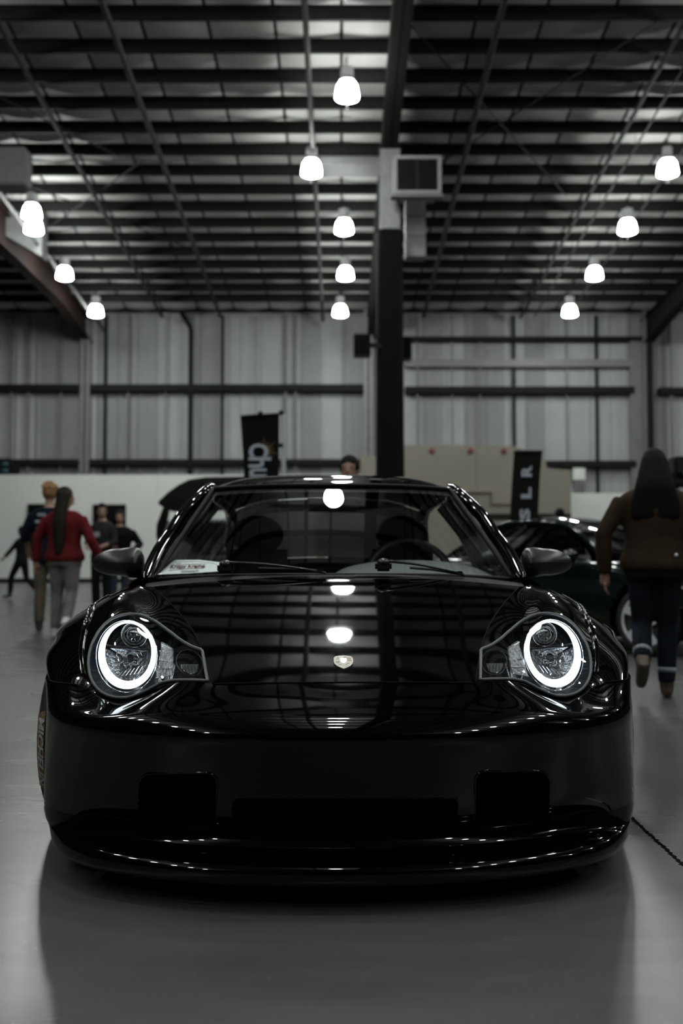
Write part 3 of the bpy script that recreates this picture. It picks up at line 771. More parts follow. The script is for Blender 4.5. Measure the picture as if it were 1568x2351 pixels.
    MB().add(X([inplane(*p, .048) for p in ell_px(*bc, 7, 7, 0, 20)]), [tuple(range(20))]).obj('bulb', M['housing'], h)
    for pts, rad in ((((1245, 1508), (1247, 1499), (1256, 1495), (1268, 1495), (1276, 1500), (1279, 1507)), .0026), (((1250, 1524), (1262, 1521), (1274, 1526)), .0030), (((1247, 1512), (1248, 1524)), .0018), (((1276, 1512), (1278, 1523), (1273, 1530)), .0018),
                      (((1276, 1493), (1290, 1491), (1293, 1503), (1285, 1511)), .0018), (((1232, 1494), (1240, 1493), (1237, 1503)), .0016)):
        MB().tube(X([inplane(*p, .047) for p in pts]), rad, 6).obj('bulb_bracket', M['dull'], h, smooth=True)
    # ribbed side lens between ring and tip
    tl = [(1169, 1488), (1193.5, 1472), (1197, 1493), (1204, 1523), (1216, 1555), (1180, 1548), (1173, 1520)]
    tm = M.setdefault('ribbed', mat('ribbed_lens', (.42, .43, .44), .18, metal=.75, bump=.6, bscale=300))
    ts = MB().slab(X([hp(*p, .012) for p in tl]), (0, .02, 0)).obj('marker_lens', tm, h, label='ribbed clear side marker lens')
    for f_ in (0, .22, .48, .74, 1.0):
        L = np.array([1168, 1489]) * (1 - f_) + np.array([1181, 1548]) * f_; Rr = np.array([1194, 1474]) * (1 - f_) + np.array([1215, 1554]) * f_
        MB().tube(X([hp(*(L * (1 - t) + Rr * t), .010) for t in (0, .5, 1)]), .0011, 5).obj('lens_bar', M['chrome'], ts)
    for f_ in np.linspace(.08, .92, 9):
        T = np.array([1168, 1489]) * (1 - f_) + np.array([1195, 1474]) * f_; Bo = np.array([1181, 1548]) * (1 - f_) + np.array([1215, 1554]) * f_
        MB().tube(X([hp(*(T * (1 - t) + Bo * t), .0105) for t in (.04, .5, .97)]), .0005, 4).obj('lens_flute', M['reflector'], ts)
    # small half-round lamp in the inner tip
    fpx = (1138, 1523)
    half = [p for p in ell_px(*fpx, 19, 22, 0, 40) if p[1] >= 1523 - .01]
    half = sorted(half, key=lambda p: math.atan2(p[1] - fpx[1], p[0] - fpx[0]))
    fl = MB().slab(X([hp(*p, .022) for p in half]), (0, .01, 0)).obj('fog_lamp', mat('grey_lens', (.16, .165, .17), .2, metal=.6), h, label='small grey half-round lamp')
    MB().tube(X([hp(*p, .018) for p in half]), .0012, 5).obj('lamp_rim', M['chrome'], fl)
    for k in (-10, -3, 4, 11): MB().tube(X([hp(fpx[0] + k, 1526, .0205), hp(fpx[0] + k, 1538, .0205)]), .0010, 4).obj('lens_flute', M['trim'], fl)
    MB().tube(X([hp(*p, .026) for p in ell_px(1138, 1520, 29, 30, 0, 40)]), .0022, 5, closed=True).obj('lamp_surround', M['trim'], h)
    MB().tube(X([hp(1108, 1525, .02), hp(1107, 1545, .02)]), .0012, 5).obj('trim_clip', M['reflector'], h)
    return h
headlight(1, FR, holeR); headlight(-1, FL, holeL)

# crest on the hood
cc = surf(Hp, pix(Hp), (788, 1521)); k = .0275
n0 = np.array([0, -.36, 1]); n0 /= np.linalg.norm(n0); ey = np.array([0, 1, .36]); ey /= np.linalg.norm(ey)
cr = [(-.95, .62), (-.8, .92), (-.4, 1.05), (0, 1.08), (.4, 1.05), (.8, .92), (.95, .62), (.97, .0), (.9, -.42), (.65, -.85), (.3, -1.15), (0, -1.38), (-.3, -1.15), (-.65, -.85), (-.9, -.42), (-.97, 0)]
def cpt(x, y, h): return cc + np.array([x * k, 0, 0]) + ey * (y * k * 1.22) + n0 * h
cm = mat('crest_gold_lit', (.98, .95, .84), .3, metal=0, bump=.5, bscale=900)  # gold whitened so that its colour holds the lamp's reflection
crest = MB().slab([cpt(x, y, .0005) for x, y in cr], n0 * .004).obj('crest_badge', cm, car, label='gold and silver shield crest on the hood')
def patchc(poly, m, nm, h=.0048): return MB().slab([cpt(x, y, h) for x, y in poly], n0 * .0006).obj(nm, m, crest)
blk = mat('crest_black', (.01, .01, .01), .3); rd = mat('crest_red', (.30, .05, .04), .35); sil = mat('crest_silver', (.92, .93, .95), .2, metal=.6)
for (x0, x1, y0, y1, m_) in ((.05, .85, .50, .60, rd), (.05, .28, .66, .78, blk), (.42, .85, .28, .40, blk), (.42, .85, .05, .14, rd), (-.82, -.40, -.06, -.20, blk), (-.74, -.36, -.30, -.40, rd), (-.58, -.24, -.62, -.72, blk)):
    patchc([(x0, y0), (x1, y0), (x1, y1), (x0, y1)], m_, 'crest_bar')
patchc([(-.30, .45), (0, .5), (.30, .45), (.30, -.1), (.18, -.38), (0, -.5), (-.18, -.38), (-.30, -.1)], sil, 'crest_shield', .0052)
for q in ((-.62, .50), (-.50, .36), (-.70, .30), (-.55, .62), (.40, -.55), (.55, -.45), (.30, -.72)):
    MB().tube([cpt(q[0] - .06, q[1] - .05, .0055), cpt(q[0], q[1] + .06, .0055), cpt(q[0] + .07, q[1] - .03, .0055)], .0004, 4).obj('crest_antler', blk, crest)
MB().tube([cpt(x * 1.02, y * 1.02, .0035) for x, y in cr], .0009, 5, closed=True).obj('crest_rim', cm, crest, smooth=True)

# windscreen, roof, pillars
bot = [(0, 1.20, .826), (.25, 1.213, .825), (.48, 1.275, .820), (.70, 1.42, .806)]
tq = P_(1030, 1125, 1.89)
top = [(0, 1.755, 1.196), (.20, 1.763, 1.196), (.36, 1.79, 1.193), (tq[0], 1.89, tq[2])]
bot, top = [np.array(b_) for b_ in bot], [np.array(b_) for b_ in top]
midr = [a * .5 + b_ * .5 + np.array([.0, -.003, .005]) * (1 if i < 3 else .8) for i, (a, b_) in enumerate(zip(bot, top))]
WS = patch(mir([bot, midr, top]), 50, 30)
ws = carpart(WS, 'windshield', M['glass'])
roofc = mir([[p + np.array([0, -.010, .005]) for p in top], [(0, 1.86, 1.236), (.21, 1.865, 1.235), (.39, 1.90, 1.226), (.548, 1.98, 1.196)], [(0, 2.2, 1.282), (.21, 2.2, 1.278), (.40, 2.22, 1.262), (.575, 2.26, 1.212)],
             [(0, 2.70, 1.290), (.21, 2.70, 1.285), (.40, 2.71, 1.267), (.585, 2.72, 1.205)], [(0, 3.15, 1.225), (.2, 3.15, 1.22), (.38, 3.16, 1.20), (.54, 3.17, 1.15)]])
roof_ = carpart(patch(roofc, 60, 60), 'roof', M['paint'])
MB().tube([WS[-1, i] + np.array([0, -.006, .004]) for i in range(0, 50, 3)] + [WS[-1, 49]], .009, 6).obj('header_seal', M['trim'], car, smooth=True)
MB().tube([WS[0, i] + np.array([0, .004, .0]) for i in range(0, 50, 3)] + [WS[0, 49]], .010, 6).obj('screen_seal', M['trim'], car, smooth=True)
# dark band printed round the edge of the glass
fr = MB().grid(np.stack([WS[27:, :] + np.array([0, .004, -.003])])[0]); fr.obj('glass_band', M['trim'], ws)
# A-pillars and roof rails as one swept panel each side
for s in (1, -1):
    ctr = curve([P_(1199, 1340, 1.38), P_(1162, 1264, 1.56), P_(1134, 1226, 1.67), P_(1108, 1187, 1.77), P_(1078, 1157, 1.86), P_(1048, 1131, 1.94), (.575, 2.25, 1.205), (.59, 2.7, 1.198), (.55, 3.15, 1.145), (.60, 3.6, .95)], 60)
    b = MB(); b.tube([mpt(p, s) for p in ctr], list(np.interp(np.linspace(0, 1, 60), [0, .3, .5, 1], [.030, .028, .030, .034])), 14)
    b.obj('roof_pillar', M['paint'], car, smooth=True)
    gasket = [WS[i, -1] + np.array([.004, 0, .004]) for i in range(30)]
    MB().tube([mpt(p, s) for p in gasket], .010, 6).obj('pillar_seal', M['trim'], car, smooth=True)
    # side window with quarter light bar
    sw_ = np.array([[mpt(p, s) for p in curve([(.76, 1.42, .80), (.82, 1.8, .815), (.83, 2.4, .825), (.80, 3.0, .84)], 24)],
                    [mpt(p, s) for p in curve([(.735, 1.46, .84), (.75, 1.85, .95), (.745, 2.4, 1.02), (.72, 2.98, 1.0)], 24)],
                    [mpt(p, s) for p in curve([(.72, 1.46, .85), (.61, 1.9, 1.12), (.60, 2.45, 1.19), (.60, 2.98, 1.15)], 24)]])
    carpart(sw_, 'side_window', M['tint'])
rw = patch(mir([[(0, 3.15, 1.22), (.2, 3.15, 1.215), (.38, 3.16, 1.195), (.54, 3.17, 1.145)], [(0, 3.5, 1.07), (.2, 3.5, 1.065), (.4, 3.5, 1.05), (.57, 3.5, 1.0)], [(0, 3.85, .89), (.22, 3.85, .885), (.44, 3.84, .87), (.62, 3.83, .84)]]), 24, 16)
carpart(rw, 'rear_window', M['tint'])

# body sides, doors and tail
TT = [1.20, 1.6, 2.2, 2.8, 3.3, 3.8, 4.2, 4.38]; XM = [.93, .905, .90, .93, .975, .95, .86, .70]; SZ = [.66, .74, .76, .80, .82, .76, .66, .55]; XE = [.76, .79, .80, .79, .74, .68, .62, .5]; EZ = [.79, .815, .82, .835, .86, .83, .70, .56]
side = [[(XM[i] - .04, TT[i], .13), (XM[i], TT[i], .27), (XM[i] - .005, TT[i], .48), (XM[i] - .02, TT[i], SZ[i] - .05), ((XM[i] + XE[i]) / 2, TT[i], SZ[i] + .035), (XE[i], TT[i], EZ[i])] for i in range(8)]
S = patch(np.array(side), 40, 130)
fcS = face_c(S); arch = ~(((fcS[..., 1] - 3.3) ** 2 + (fcS[..., 2] - .31) ** 2 < .34 ** 2) & (fcS[..., 2] < .68)); fa = ~((fcS[..., 1] - .97) ** 2 + (fcS[..., 2] - .29) ** 2 < .36 ** 2)
Sm = S.copy(); Sm[..., 0] *= -1
carpart(S, 'body_side', M['paint'], arch & fa); carpart(Sm, 'body_side', M['paint'], arch & fa)
deck = patch(mir([[(0, 3.85, .885), (.3, 3.85, .88), (.55, 3.83, .86), (.66, 3.8, .83)], [(0, 4.1, .80), (.3, 4.1, .80), (.5, 4.1, .785), (.64, 4.1, .74)], [(0, 4.36, .66), (.25, 4.36, .655), (.42, 4.35, .64), (.55, 4.3, .61)], [(0, 4.44, .45), (.3, 4.43, .45), (.5, 4.42, .45), (.69, 4.38, .45)], [(0, 4.40, .16), (.3, 4.40, .16), (.5, 4.39, .16), (.66, 4.37, .16)]]), 40, 40)
carpart(deck, 'engine_lid', M['paint'])
for s in (1, -1):   # quarter panels beside the cabin, door seams
    q = np.array([[mpt((XE[i], TT[i], EZ[i]), s) for i in range(1, 6)], [mpt((XE[i] - .12, TT[i], EZ[i] - .01), s) for i in range(1, 6)]]); carpart(q, 'belt_panel', M['trim'])
    seam([mpt(S[20, j] + np.array([.001, 0, 0]), s) for j in range(2, 38, 2)]); seam([mpt(S[66, j] + np.array([.001, 0, 0]), s) for j in range(2, 38, 2)])
MB().bbox(-.66, .66, .30, 4.2, .10, .16, .02).obj('underbody', M['void'], car)
MB().bbox(-.60, .60, .42, 1.0, .17, .46, .03).obj('luggage_well', M['void'], car)
# cowl, dashboard, seats
cw = patch(mir([[np.array(Hp[-1, 75]) * np.array([0, 1, 1]) + np.array([0, -.01, -.006]), np.array([.3, 1.16, .815]), np.array([.52, 1.13, .80]), np.array([.70, 1.15, .775])],
                [(0, 1.215, .818), (.3, 1.235, .816), (.52, 1.32, .81), (.73, 1.44, .79)], [(0, 1.26, .80), (.3, 1.28, .80), (.52, 1.37, .795), (.73, 1.48, .78)]]), 40, 10)
carpart(cw, 'cowl_panel', M['trim'])
dp = patch(mir([[(0, 1.24, .795), (.3, 1.26, .795), (.52, 1.35, .79), (.72, 1.46, .78)], [(0, 1.55, .805), (.3, 1.56, .805), (.52, 1.6, .80), (.74, 1.65, .79)], [(0, 1.75, .79), (.3, 1.75, .79), (.52, 1.76, .785), (.74, 1.78, .77)], [(0, 1.78, .55), (.3, 1.78, .55), (.52, 1.78, .55), (.74, 1.78, .55)]]), 40, 24)
dash = carpart(dp, 'dashboard', M['dash'])
bn = MB(); rws = []
for i in range(9):
    tt = 1.46 + .28 * i / 8
    hgt = .085 * math.sin(PI * min(1, .25 + .75 * i / 8) / 2)
    rws.append([(.33 + .33 * math.cos(PI * j / 20), tt, .795 + hgt * math.sin(PI * j / 20) ** .8) for j in range(21)])
bn.grid(np.array(rws)); bn.obj('instrument_cowl', M['dash'], dash, smooth=True)
stc = np.array([.345, 1.93, .79]); tl_ = math.radians(24)
ring = [stc + np.array([.19 * math.cos(a), .19 * math.sin(a) * math.sin(tl_), .19 * math.sin(a) * math.cos(tl_)]) for a in np.linspace(0, 2 * PI, 40, endpoint=False)]
st = MB().tube(ring, .017, 10, closed=True).obj('steering_wheel', mat('leather', (.03, .032, .033), .4), car, smooth=True)
MB().ell(stc + np.array([0, .01, 0]), (.075, .03, .07)).obj('airbag_pad', M['interior'], st, smooth=True)
for a in (PI * .05, PI * .95, PI * 1.5): MB().tube([stc, stc + np.array([.18 * math.cos(a), .18 * math.sin(a) * math.sin(tl_), .18 * math.sin(a) * math.cos(tl_)])], .016, 6).obj('spoke', M['interior'], st)
for s in (.36, -.36):
    b = MB(); b.bbox(s - .23, s + .23, 2.33, 2.52, .42, .93, .08); b.bbox(s - .24, s + .24, 1.95, 2.4, .36, .50, .06)
    se = b.obj('seat', M['interior'], car, angle=40); MB().ell((s, 2.47, 1.0), (.13, .05, .10), 14, 10).obj('headrest', M['interior'], se, angle=40)
MB().bbox(-.78, .78, 1.4, 3.2, .15, .2, .02).obj('cabin_floor', M['void'], car)
MB().bbox(-.62, .62, 2.9, 2.98, .2, .86, .03).obj('rear_bulkhead', M['interior'], car)
mi = MB().bbox(-.12, .12, 1.86, 1.89, 1.09, 1.15, .012).obj('rear_view_mirror', M['trim'], car); MB().tube([(0, 1.89, 1.13), (0, 1.94, 1.19)], .012, 6).obj('mirror_stalk', M['trim'], mi)

# door mirrors: blunt on the inside, tapering to a rounded outer end
for s in (1, -1):
    rows = []; n = 24
    for i, f_ in enumerate(np.linspace(0, 1, 22)):
        a = f_ ** .8
        hgt = .062 * (math.sqrt(max(0, 1 - (max(0, (f_ - .42)) / .58) ** 2.2)) * (.90 + .10 * math.sin(PI * min(1, f_ * 2.4)))) * min(1, .25 + f_ * 9) ** .5
        dpt = .085 * math.sqrt(max(0.0004, 1 - (max(0, f_ - .25) / .75) ** 2)) * min(1, .30 + f_ * 7) ** .5
        x = .775 + .212 * f_; zc = .868 + .004 * math.sin(PI * f_)
        rows.append([(s * x, 1.60 - (dpt * math.cos(2 * PI * j / n) if math.cos(2 * PI * j / n) > 0 else dpt * .35 * math.cos(2 * PI * j / n)), zc + hgt * math.sin(2 * PI * j / n) + .012 * f_ * 0) for j in range(n + 1)])
    rows = [[rows[0][0]] * 0 or [(s * .774, 1.59, .868)] * (n + 1)] + rows + [[(s * .9875, 1.60, .868)] * (n + 1)]
    mr = MB().grid(np.array(rows)).obj('door_mirror', M['satin'], car, smooth=True, label='satin black door mirror')
    MB().tube([(s * .70, 1.56, .815), (s * .745, 1.575, .822), (s * .80, 1.59, .838)], [.030, .026, .020], 10).obj('mirror_foot', M['satin'], mr, smooth=True)
    MB().add([(s * (.79 + .18 * f_), 1.632, .868 + sg * .045 * math.sqrt(max(.02, 1 - f_ ** 2))) for sg in (1, -1) for f_ in (0, .3, .6, .85, 1)], [(0, 1, 2, 3, 4, 9, 8, 7, 6, 5)]).obj('mirror_glass', M['chrome'], mr)

# wipers
def wiper(p0, p1, tip):
    a, b_ = loc_pt(*p0), loc_pt(*p1)
    w_ = MB().bbox(a[0] - .030, a[0] + .030, a[1] - .02, a[1] + .02, a[2] - .02, a[2] + .016, .008).obj('wiper', M['trim'], car, label='black windscreen wiper')
    MB().ell(a + np.array([0, -.006, .012]), (.024, .02, .016), 12, 8).obj('wiper_cap', M['satin'], w_, smooth=True)
    pts = curve([a + np.array([.004, -.01, .018]), a * .6 + b_ * .4 + np.array([0, -.01, .018]), b_], 8)
    MB().tube(list(pts), [.007, .0065, .006, .0055, .005, .005, .0045, .004], 6).obj('wiper_arm', M['satin'], w_, smooth=True)
    t_ = loc_pt(*tip)
    MB().tube([a * .65 + b_ * .35 + np.array([0, .012, .002]), (a * .35 + b_ * .65) + np.array([0, .006, .004]), b_ + (t_ - b_) * .5, t_], .0055, 6).obj('wiper_blade', M['rubber'], w_)
    MB().bbox(b_[0] - .012, b_[0] + .012, b_[1] - .008, b_[1] + .004, b_[2] - .006, b_[2] + .008, .003).obj('arm_end', M['satin'], w_)
wiper((518, 1303, 1.22), (735, 1312, 1.16), (748, 1316, 1.155)); wiper((880, 1299, 1.17), (1055, 1316, 1.20), (1066, 1321, 1.21))
MB().tube([loc_pt(x, y, 1.158) for x, y in ((815, 1321.5), (890, 1321.5), (964, 1324))], .0035, 6).obj('hood_rear_seal', M['grey_steel'], car)
# paint the inspection sticker: flat white shape with a red figure
def onws(px, py, off=-.003):
    q = surf(WS, pix(WS), (px, py)); return q + np.array([0, off, -off * .6])
sk = MB().slab([onws(*p) for p in ((456, 1146), (458, 1140), (465, 1137.5), (472, 1138.5), (478, 1140.5), (474, 1144.5), (468, 1148), (460, 1149))], (0, -.0008, .0005)).obj('sticker', M['white'], car, label='small white and red sticker in the corner of the windshield')
MB().slab([onws(*p, -.0045) for p in ((462, 1146), (463, 1141), (469, 1140), (473, 1141), (468, 1145), (465, 1146.5))], (0, -.0008, .0005)).obj('sticker_print', mat('sticker_red', (.62, .18, .16), .6), sk)

# wheels
def text_mesh(s, size=1.0, shear=0.0, extr=0.0, bold=0.0):
    cu = bpy.data.curves.new('text', 'FONT'); cu.body = s; cu.size = size; cu.shear = shear; cu.extrude = extr; cu.offset = bold
    cu.align_x = 'CENTER'; cu.align_y = 'CENTER'; cu.resolution_u = 3
    ob = bpy.data.objects.new('text', cu); COL.objects.link(ob); dg = bpy.context.evaluated_depsgraph_get(); dg.update()
    me = bpy.data.meshes.new_from_object(ob.evaluated_get(dg)); bpy.data.objects.remove(ob); me.materials.clear(); return me
TR, RIMR = .305, .235
band_m = mat('tyre_band', (.15, .105, .055), .75, noise=.5, nscale=25); let_m = mat('tyre_letter', (.34, .34, .34), .7, noise=.3, nscale=60)
PROF = [(.10, -.10), (.22, -.11), (.235, -.115), (.27, -.12), (.295, -.105), (.303, -.08), (TR, -.03), (TR, .03), (.303, .075), (.298, .092), (.285, .108), (.268, .119), (.25, .125), (.237, .123), (.230, .110)]
def sidewall(v):   # v 0..1 from shoulder to rim
    P = np.array([(.300, .088), (.290, .103), (.278, .114), (.262, .122), (.248, .126)]); q = nspline(np.linspace(0, 1, 5), P, [v])[0]; return q
def wheel(x, t, s, letters=False):
    b = MB().lathe([(.03, .055), (.05, .075), (.065, .07), (.12, .045), (.20, .05), (.222, .095), (.236, .112), (.240, .108), (.232, .09), (.215, .02), (.215, -.08)], 30, 'X')
    b.v = [(p[0] * s, p[1], p[2]) for p in b.v]
    wh = b.obj('wheel', M['alloy'], car, smooth=True, loc=(x, t, TR)); wh['label'] = 'alloy wheel with low black tyre'
    for k in range(10):
        a = 2 * PI * k / 10; MB().tube([(s * .075, .05 * math.cos(a), .05 * math.sin(a)), (s * .08, .14 * math.cos(a + .05), .14 * math.sin(a + .05)), (s * .098, .222 * math.cos(a), .222 * math.sin(a))], [.018, .014, .018], 6).obj('spoke', M['alloy'], wh, smooth=True)
    tb = MB().lathe(PROF, 64, 'X'); tb.v = [(p[0] * s, p[1], p[2]) for p in tb.v]; tb.obj('tire', M['rubber'], wh, smooth=True, label='low black tyre')
    if letters:
        def P3(ang, v, h=.0015):   # ang: angle from straight ahead (towards the nose), positive up
            r, xx = sidewall(v); r += h; return (s * (xx + h), -r * math.cos(ang), r * math.sin(ang))
        g = np.array([[P3(a, v, .0006) for v in np.linspace(.05, .85, 8)] for a in np.linspace(.36, -.52, 50)]); MB().grid(g).obj('tyre_band', band_m, wh, smooth=True, label='brown painted band on the tyre wall')
        me = text_mesh('MICHELIN', 1.0, .25, 0, .03); xs_ = [v.co.x for v in me.vertices]; ys_ = [v.co.y for v in me.vertices]; x0, x1, y0, y1 = min(xs_), max(xs_), min(ys_), max(ys_)
        for v in me.vertices:
            u = (v.co.x - x0) / (x1 - x0); q = (v.co.y - y0) / (y1 - y0)
            v.co = P3(.30 - .78 * u, .04 + .42 * (1 - q), .0022)
        link('tyre_lettering', me, let_m, wh)['label'] = 'pale raised maker lettering along the tyre wall'
wheel(.825, .97, 1, True); wheel(-.835, .97, -1, True); wheel(.84, 3.3, 1); wheel(-.84, 3.3, -1)

# ------------------------------------------------------------------ paper hat on the dashboard
ph = empty('paper_hat', (CX + cp * (-.52) - sp_ * 1.44, CY + sp_ * (-.52) + cp * 1.44, .80), PSI, 'white printed paper hat lying on the dash behind the windshield', 'paper hat')
ol = np.array([-.52, 1.44, .80]); pts = []
outl = [(362, 1319), (397, 1288.5), (404, 1285.5), (456, 1285), (516, 1292), (523.5, 1295), (519, 1303), (498, 1312), (440, 1316)]
def hatpt(px, py, off=0):   # leaning card: depth grows with height
    q = loc_pt(px, py, 1.425 + (1319 - py) * .005); return q + np.array([0, -off * .6, off]) - ol
MB().slab([hatpt(*p) for p in outl], (0, .004, 0)).obj('paper', M['white'], ph)
def hattext(s, cx, cy, wpx, hpx, slope, m, name, shear=.3, bold=.0):
    me = text_mesh(s, 1, shear, 0, bold); xs_ = [v.co.x for v in me.vertices]; ys_ = [v.co.y for v in me.vertices]; x0, x1, y0, y1 = min(xs_), max(xs_), min(ys_), max(ys_)
    for v in me.vertices:
        u = (v.co.x - x0) / (x1 - x0) - .5; q = (v.co.y - y0) / (y1 - y0) - .5; v.co = hatpt(cx + u * wpx, cy + u * wpx * slope - q * hpx, .002)
    return link(name, me, m, ph)
hattext('Krispy Kreme', 430, 1302.5, 80, 11.5, -.035, M['redink'], 'printed_name', .35, .02)
hattext('DOUGHNUTS', 436, 1312.6, 40, 4.6, -.03, M['greenink'], 'printed_word', .1, .02)
hattext('EAT', 410, 1295, 11, 3, -.05, M['greenink'], 'printed_word', .2)
for L in (((400, 1299.5), (432, 1297), (434, 1297)), ((441, 1296.6), (473, 1296)), ((388, 1311), (420, 1307.5), (455, 1306.5), (466, 1306), (472, 1302))):
    MB().tube([hatpt(*p, .002) for p in L], .0009, 5).obj('printed_line', M['redink'], ph)
MB().tube([hatpt(*p, .0015) for p in ((396, 1292), (410, 1290), (455, 1290), (490, 1294), (502, 1300))], .0006, 5).obj('fold_line', M['gasket'], ph)
# ------------------------------------------------------------------ other cars
def coupe(e, paint, glassm, W=.88, belt=.84, roofz=1.28, cab=(1.25, 2.0, 2.75, 3.55), L=4.3, spokes=True, wheels=True):
    """a plain two-door car, nose at the origin, tail towards +y; parts hang on the empty e"""
    def part(P, nm, m, keep=None):
        return carpart(np.asarray(P), nm, m, keep, parent=e)
    T = [0, .10, .45, .95, cab[0], 2.0, 2.7, 3.3, 3.9, L - .08, L]
    HW = [.55, .70, W - .06, W, W, W - .01, W, W + .01, W - .02, .72, .6]
    ZB = [.30, .20, .17, .17, .17, .17, .17, .17, .2, .25, .4]
    ZS = [.50, .56, .66, .74, .80, belt - .02, belt - .01, belt, belt - .02, .80, .7]
    ZC = [.55, .62, .72, .80, .86, .86, .86, .88, .90, .86, .75]
    rows = []
    for i in range(len(T)):
        h = HW[i]; rows.append([(h - .06, T[i], ZB[i]), (h, T[i], ZB[i] + .16), (h - .005, T[i], (ZB[i] + ZS[i]) / 2 + .05), (h - .015, T[i], ZS[i] - .04), (h - .07, T[i], ZS[i] + .015), (h - .18, T[i], ZS[i] + .03)])
    Sd = patch(np.array(rows), 26, 120); f = face_c(Sd)
    keep = np.ones(f.shape[:2], bool)
    for wy in (.85, L - .85): keep &= ~((f[..., 1] - wy) ** 2 + (f[..., 2] - .31) ** 2 < .36 ** 2)
    Sm_ = Sd.copy(); Sm_[..., 0] *= -1
    part(Sd, 'body_side', paint, keep); part(Sm_, 'body_side', paint, keep)
    hood = mir([[(0, T[i], ZC[i] + .01), (.3, T[i], ZC[i]), (HW[i] - .18, T[i], ZS[i] + .03)] for i in range(5)]); part(patch(hood, 20, 24), 'hood', paint)
    tail = mir([[(0, T[i], ZC[i] + .01), (.3, T[i], ZC[i]), (HW[i] - .18, T[i], ZS[i] + .03)] for i in range(7, 11)]); part(patch(tail, 20, 20), 'trunk_lid', paint)
    for yy, zz in ((0, .30), (L, .4)):
        MB().bbox(-.58, .58, yy - .02, yy + .06, zz - .08, .56 if yy == 0 else .74, .03).obj('bumper', paint, e, smooth=True)
    rw_, bw = .54, W - .14
    tp = [(-rw_, 0), (rw_, 0)]
    A, B_, C_, D_ = cab
    wsq = patch(mir([[(0, A, .87), (.35, A + .04, .865), (bw - .03, A + .20, .85)], [(0, (A + B_) / 2 - .04, 1.09), (.33, (A + B_) / 2, 1.085), (.62, (A + B_) / 2 + .1, 1.07)], [(0, B_, roofz - .05), (.3, B_ + .02, roofz - .052), (rw_ - .02, B_ + .09, roofz - .075)]]), 20, 14)
    part(wsq, 'windshield', glassm)
    rwq = patch(mir([[(0, C_, roofz - .04), (.3, C_, roofz - .045), (rw_ - .03, C_ - .02, roofz - .075)], [(0, (C_ + D_) / 2, 1.11), (.33, (C_ + D_) / 2, 1.10), (.60, (C_ + D_) / 2 - .04, 1.07)], [(0, D_, .89), (.35, D_, .885), (bw - .06, D_ - .06, .87)]]), 20, 14)
    part(rwq, 'rear_window', glassm)
    rfq = patch(mir([[(0, B_ - .01, roofz - .045), (.3, B_ + .01, roofz - .048), (rw_, B_ + .08, roofz - .075)], [(0, B_ + .25, roofz), (.3, B_ + .25, roofz - .005), (rw_ + .03, B_ + .3, roofz - .05)], [(0, C_ - .2, roofz + .005), (.3, C_ - .2, roofz), (rw_ + .03, C_ - .22, roofz - .05)], [(0, C_ + .01, roofz - .035), (.3, C_ + .01, roofz - .04), (rw_, C_ - .02, roofz - .07)]]), 24, 20)
    part(rfq, 'roof', paint)
    for s in (1, -1):
        g = np.array([[mpt(p, s) for p in curve([(bw + .03, A + .28, belt + .02), (bw + .06, 2.0, belt + .03), (bw + .05, D_ - .25, belt + .05)], 16)], [mpt(p, s) for p in curve([(bw - .03, A + .42, 1.0), (bw - .03, 2.1, 1.06), (bw - .05, D_ - .4, 1.04)], 16)],
                      [mpt(p, s) for p in curve([(rw_ + .03, B_ + .06, roofz - .09), (rw_ + .04, B_ + .35, roofz - .065), (rw_ + .02, C_ + .02, roofz - .09)], 16)]])
        part(g, 'side_window', glassm)
        for pts in (((bw, A + .16, belt), (.62, (A + B_) / 2 + .12, 1.08), (rw_ + .02, B_ + .08, roofz - .075), (rw_ + .05, (B_ + C_) / 2, roofz - .055), (rw_ + .02, C_, roofz - .07), (.63, (C_ + D_) / 2, 1.07), (bw - .04, D_, .87)), ):
            MB().tube([mpt(p, s) for p in curve(pts, 30)], .028, 8).obj('roof_pillar', paint, e, smooth=True)
        MB().tube([mpt((bw + .055, 2.45, belt + .02), s), mpt((rw_ + .045, 2.42, roofz - .08), s)], .018, 6).obj('door_pillar', paint, e)
        MB().ell(mpt((W + .08, A + .38, belt + .05), s), (.10, .06, .065), 14, 10).obj('door_mirror', paint, e, smooth=True)
        MB().tube([mpt((W - .06, 2.35, .70), s), mpt((W + .012, 2.38, .70), s), mpt((W + .012, 2.52, .70), s)], .012, 6).obj('door_handle', paint, e)
        for sx in (s,):
            MB().bbox(min(sx * .42, sx * .66), max(sx * .42, sx * .66), .015, .10, .56, .66, .02).obj('headlight', M['reflector'], e, smooth=True)
            MB().bbox(min(sx * .40, sx * .62), max(sx * .40, sx * .62), L - .05, L + .02, .66, .76, .02).obj('tail_light', mat('tail_red', (.12, .01, .01), .2), e, smooth=True)
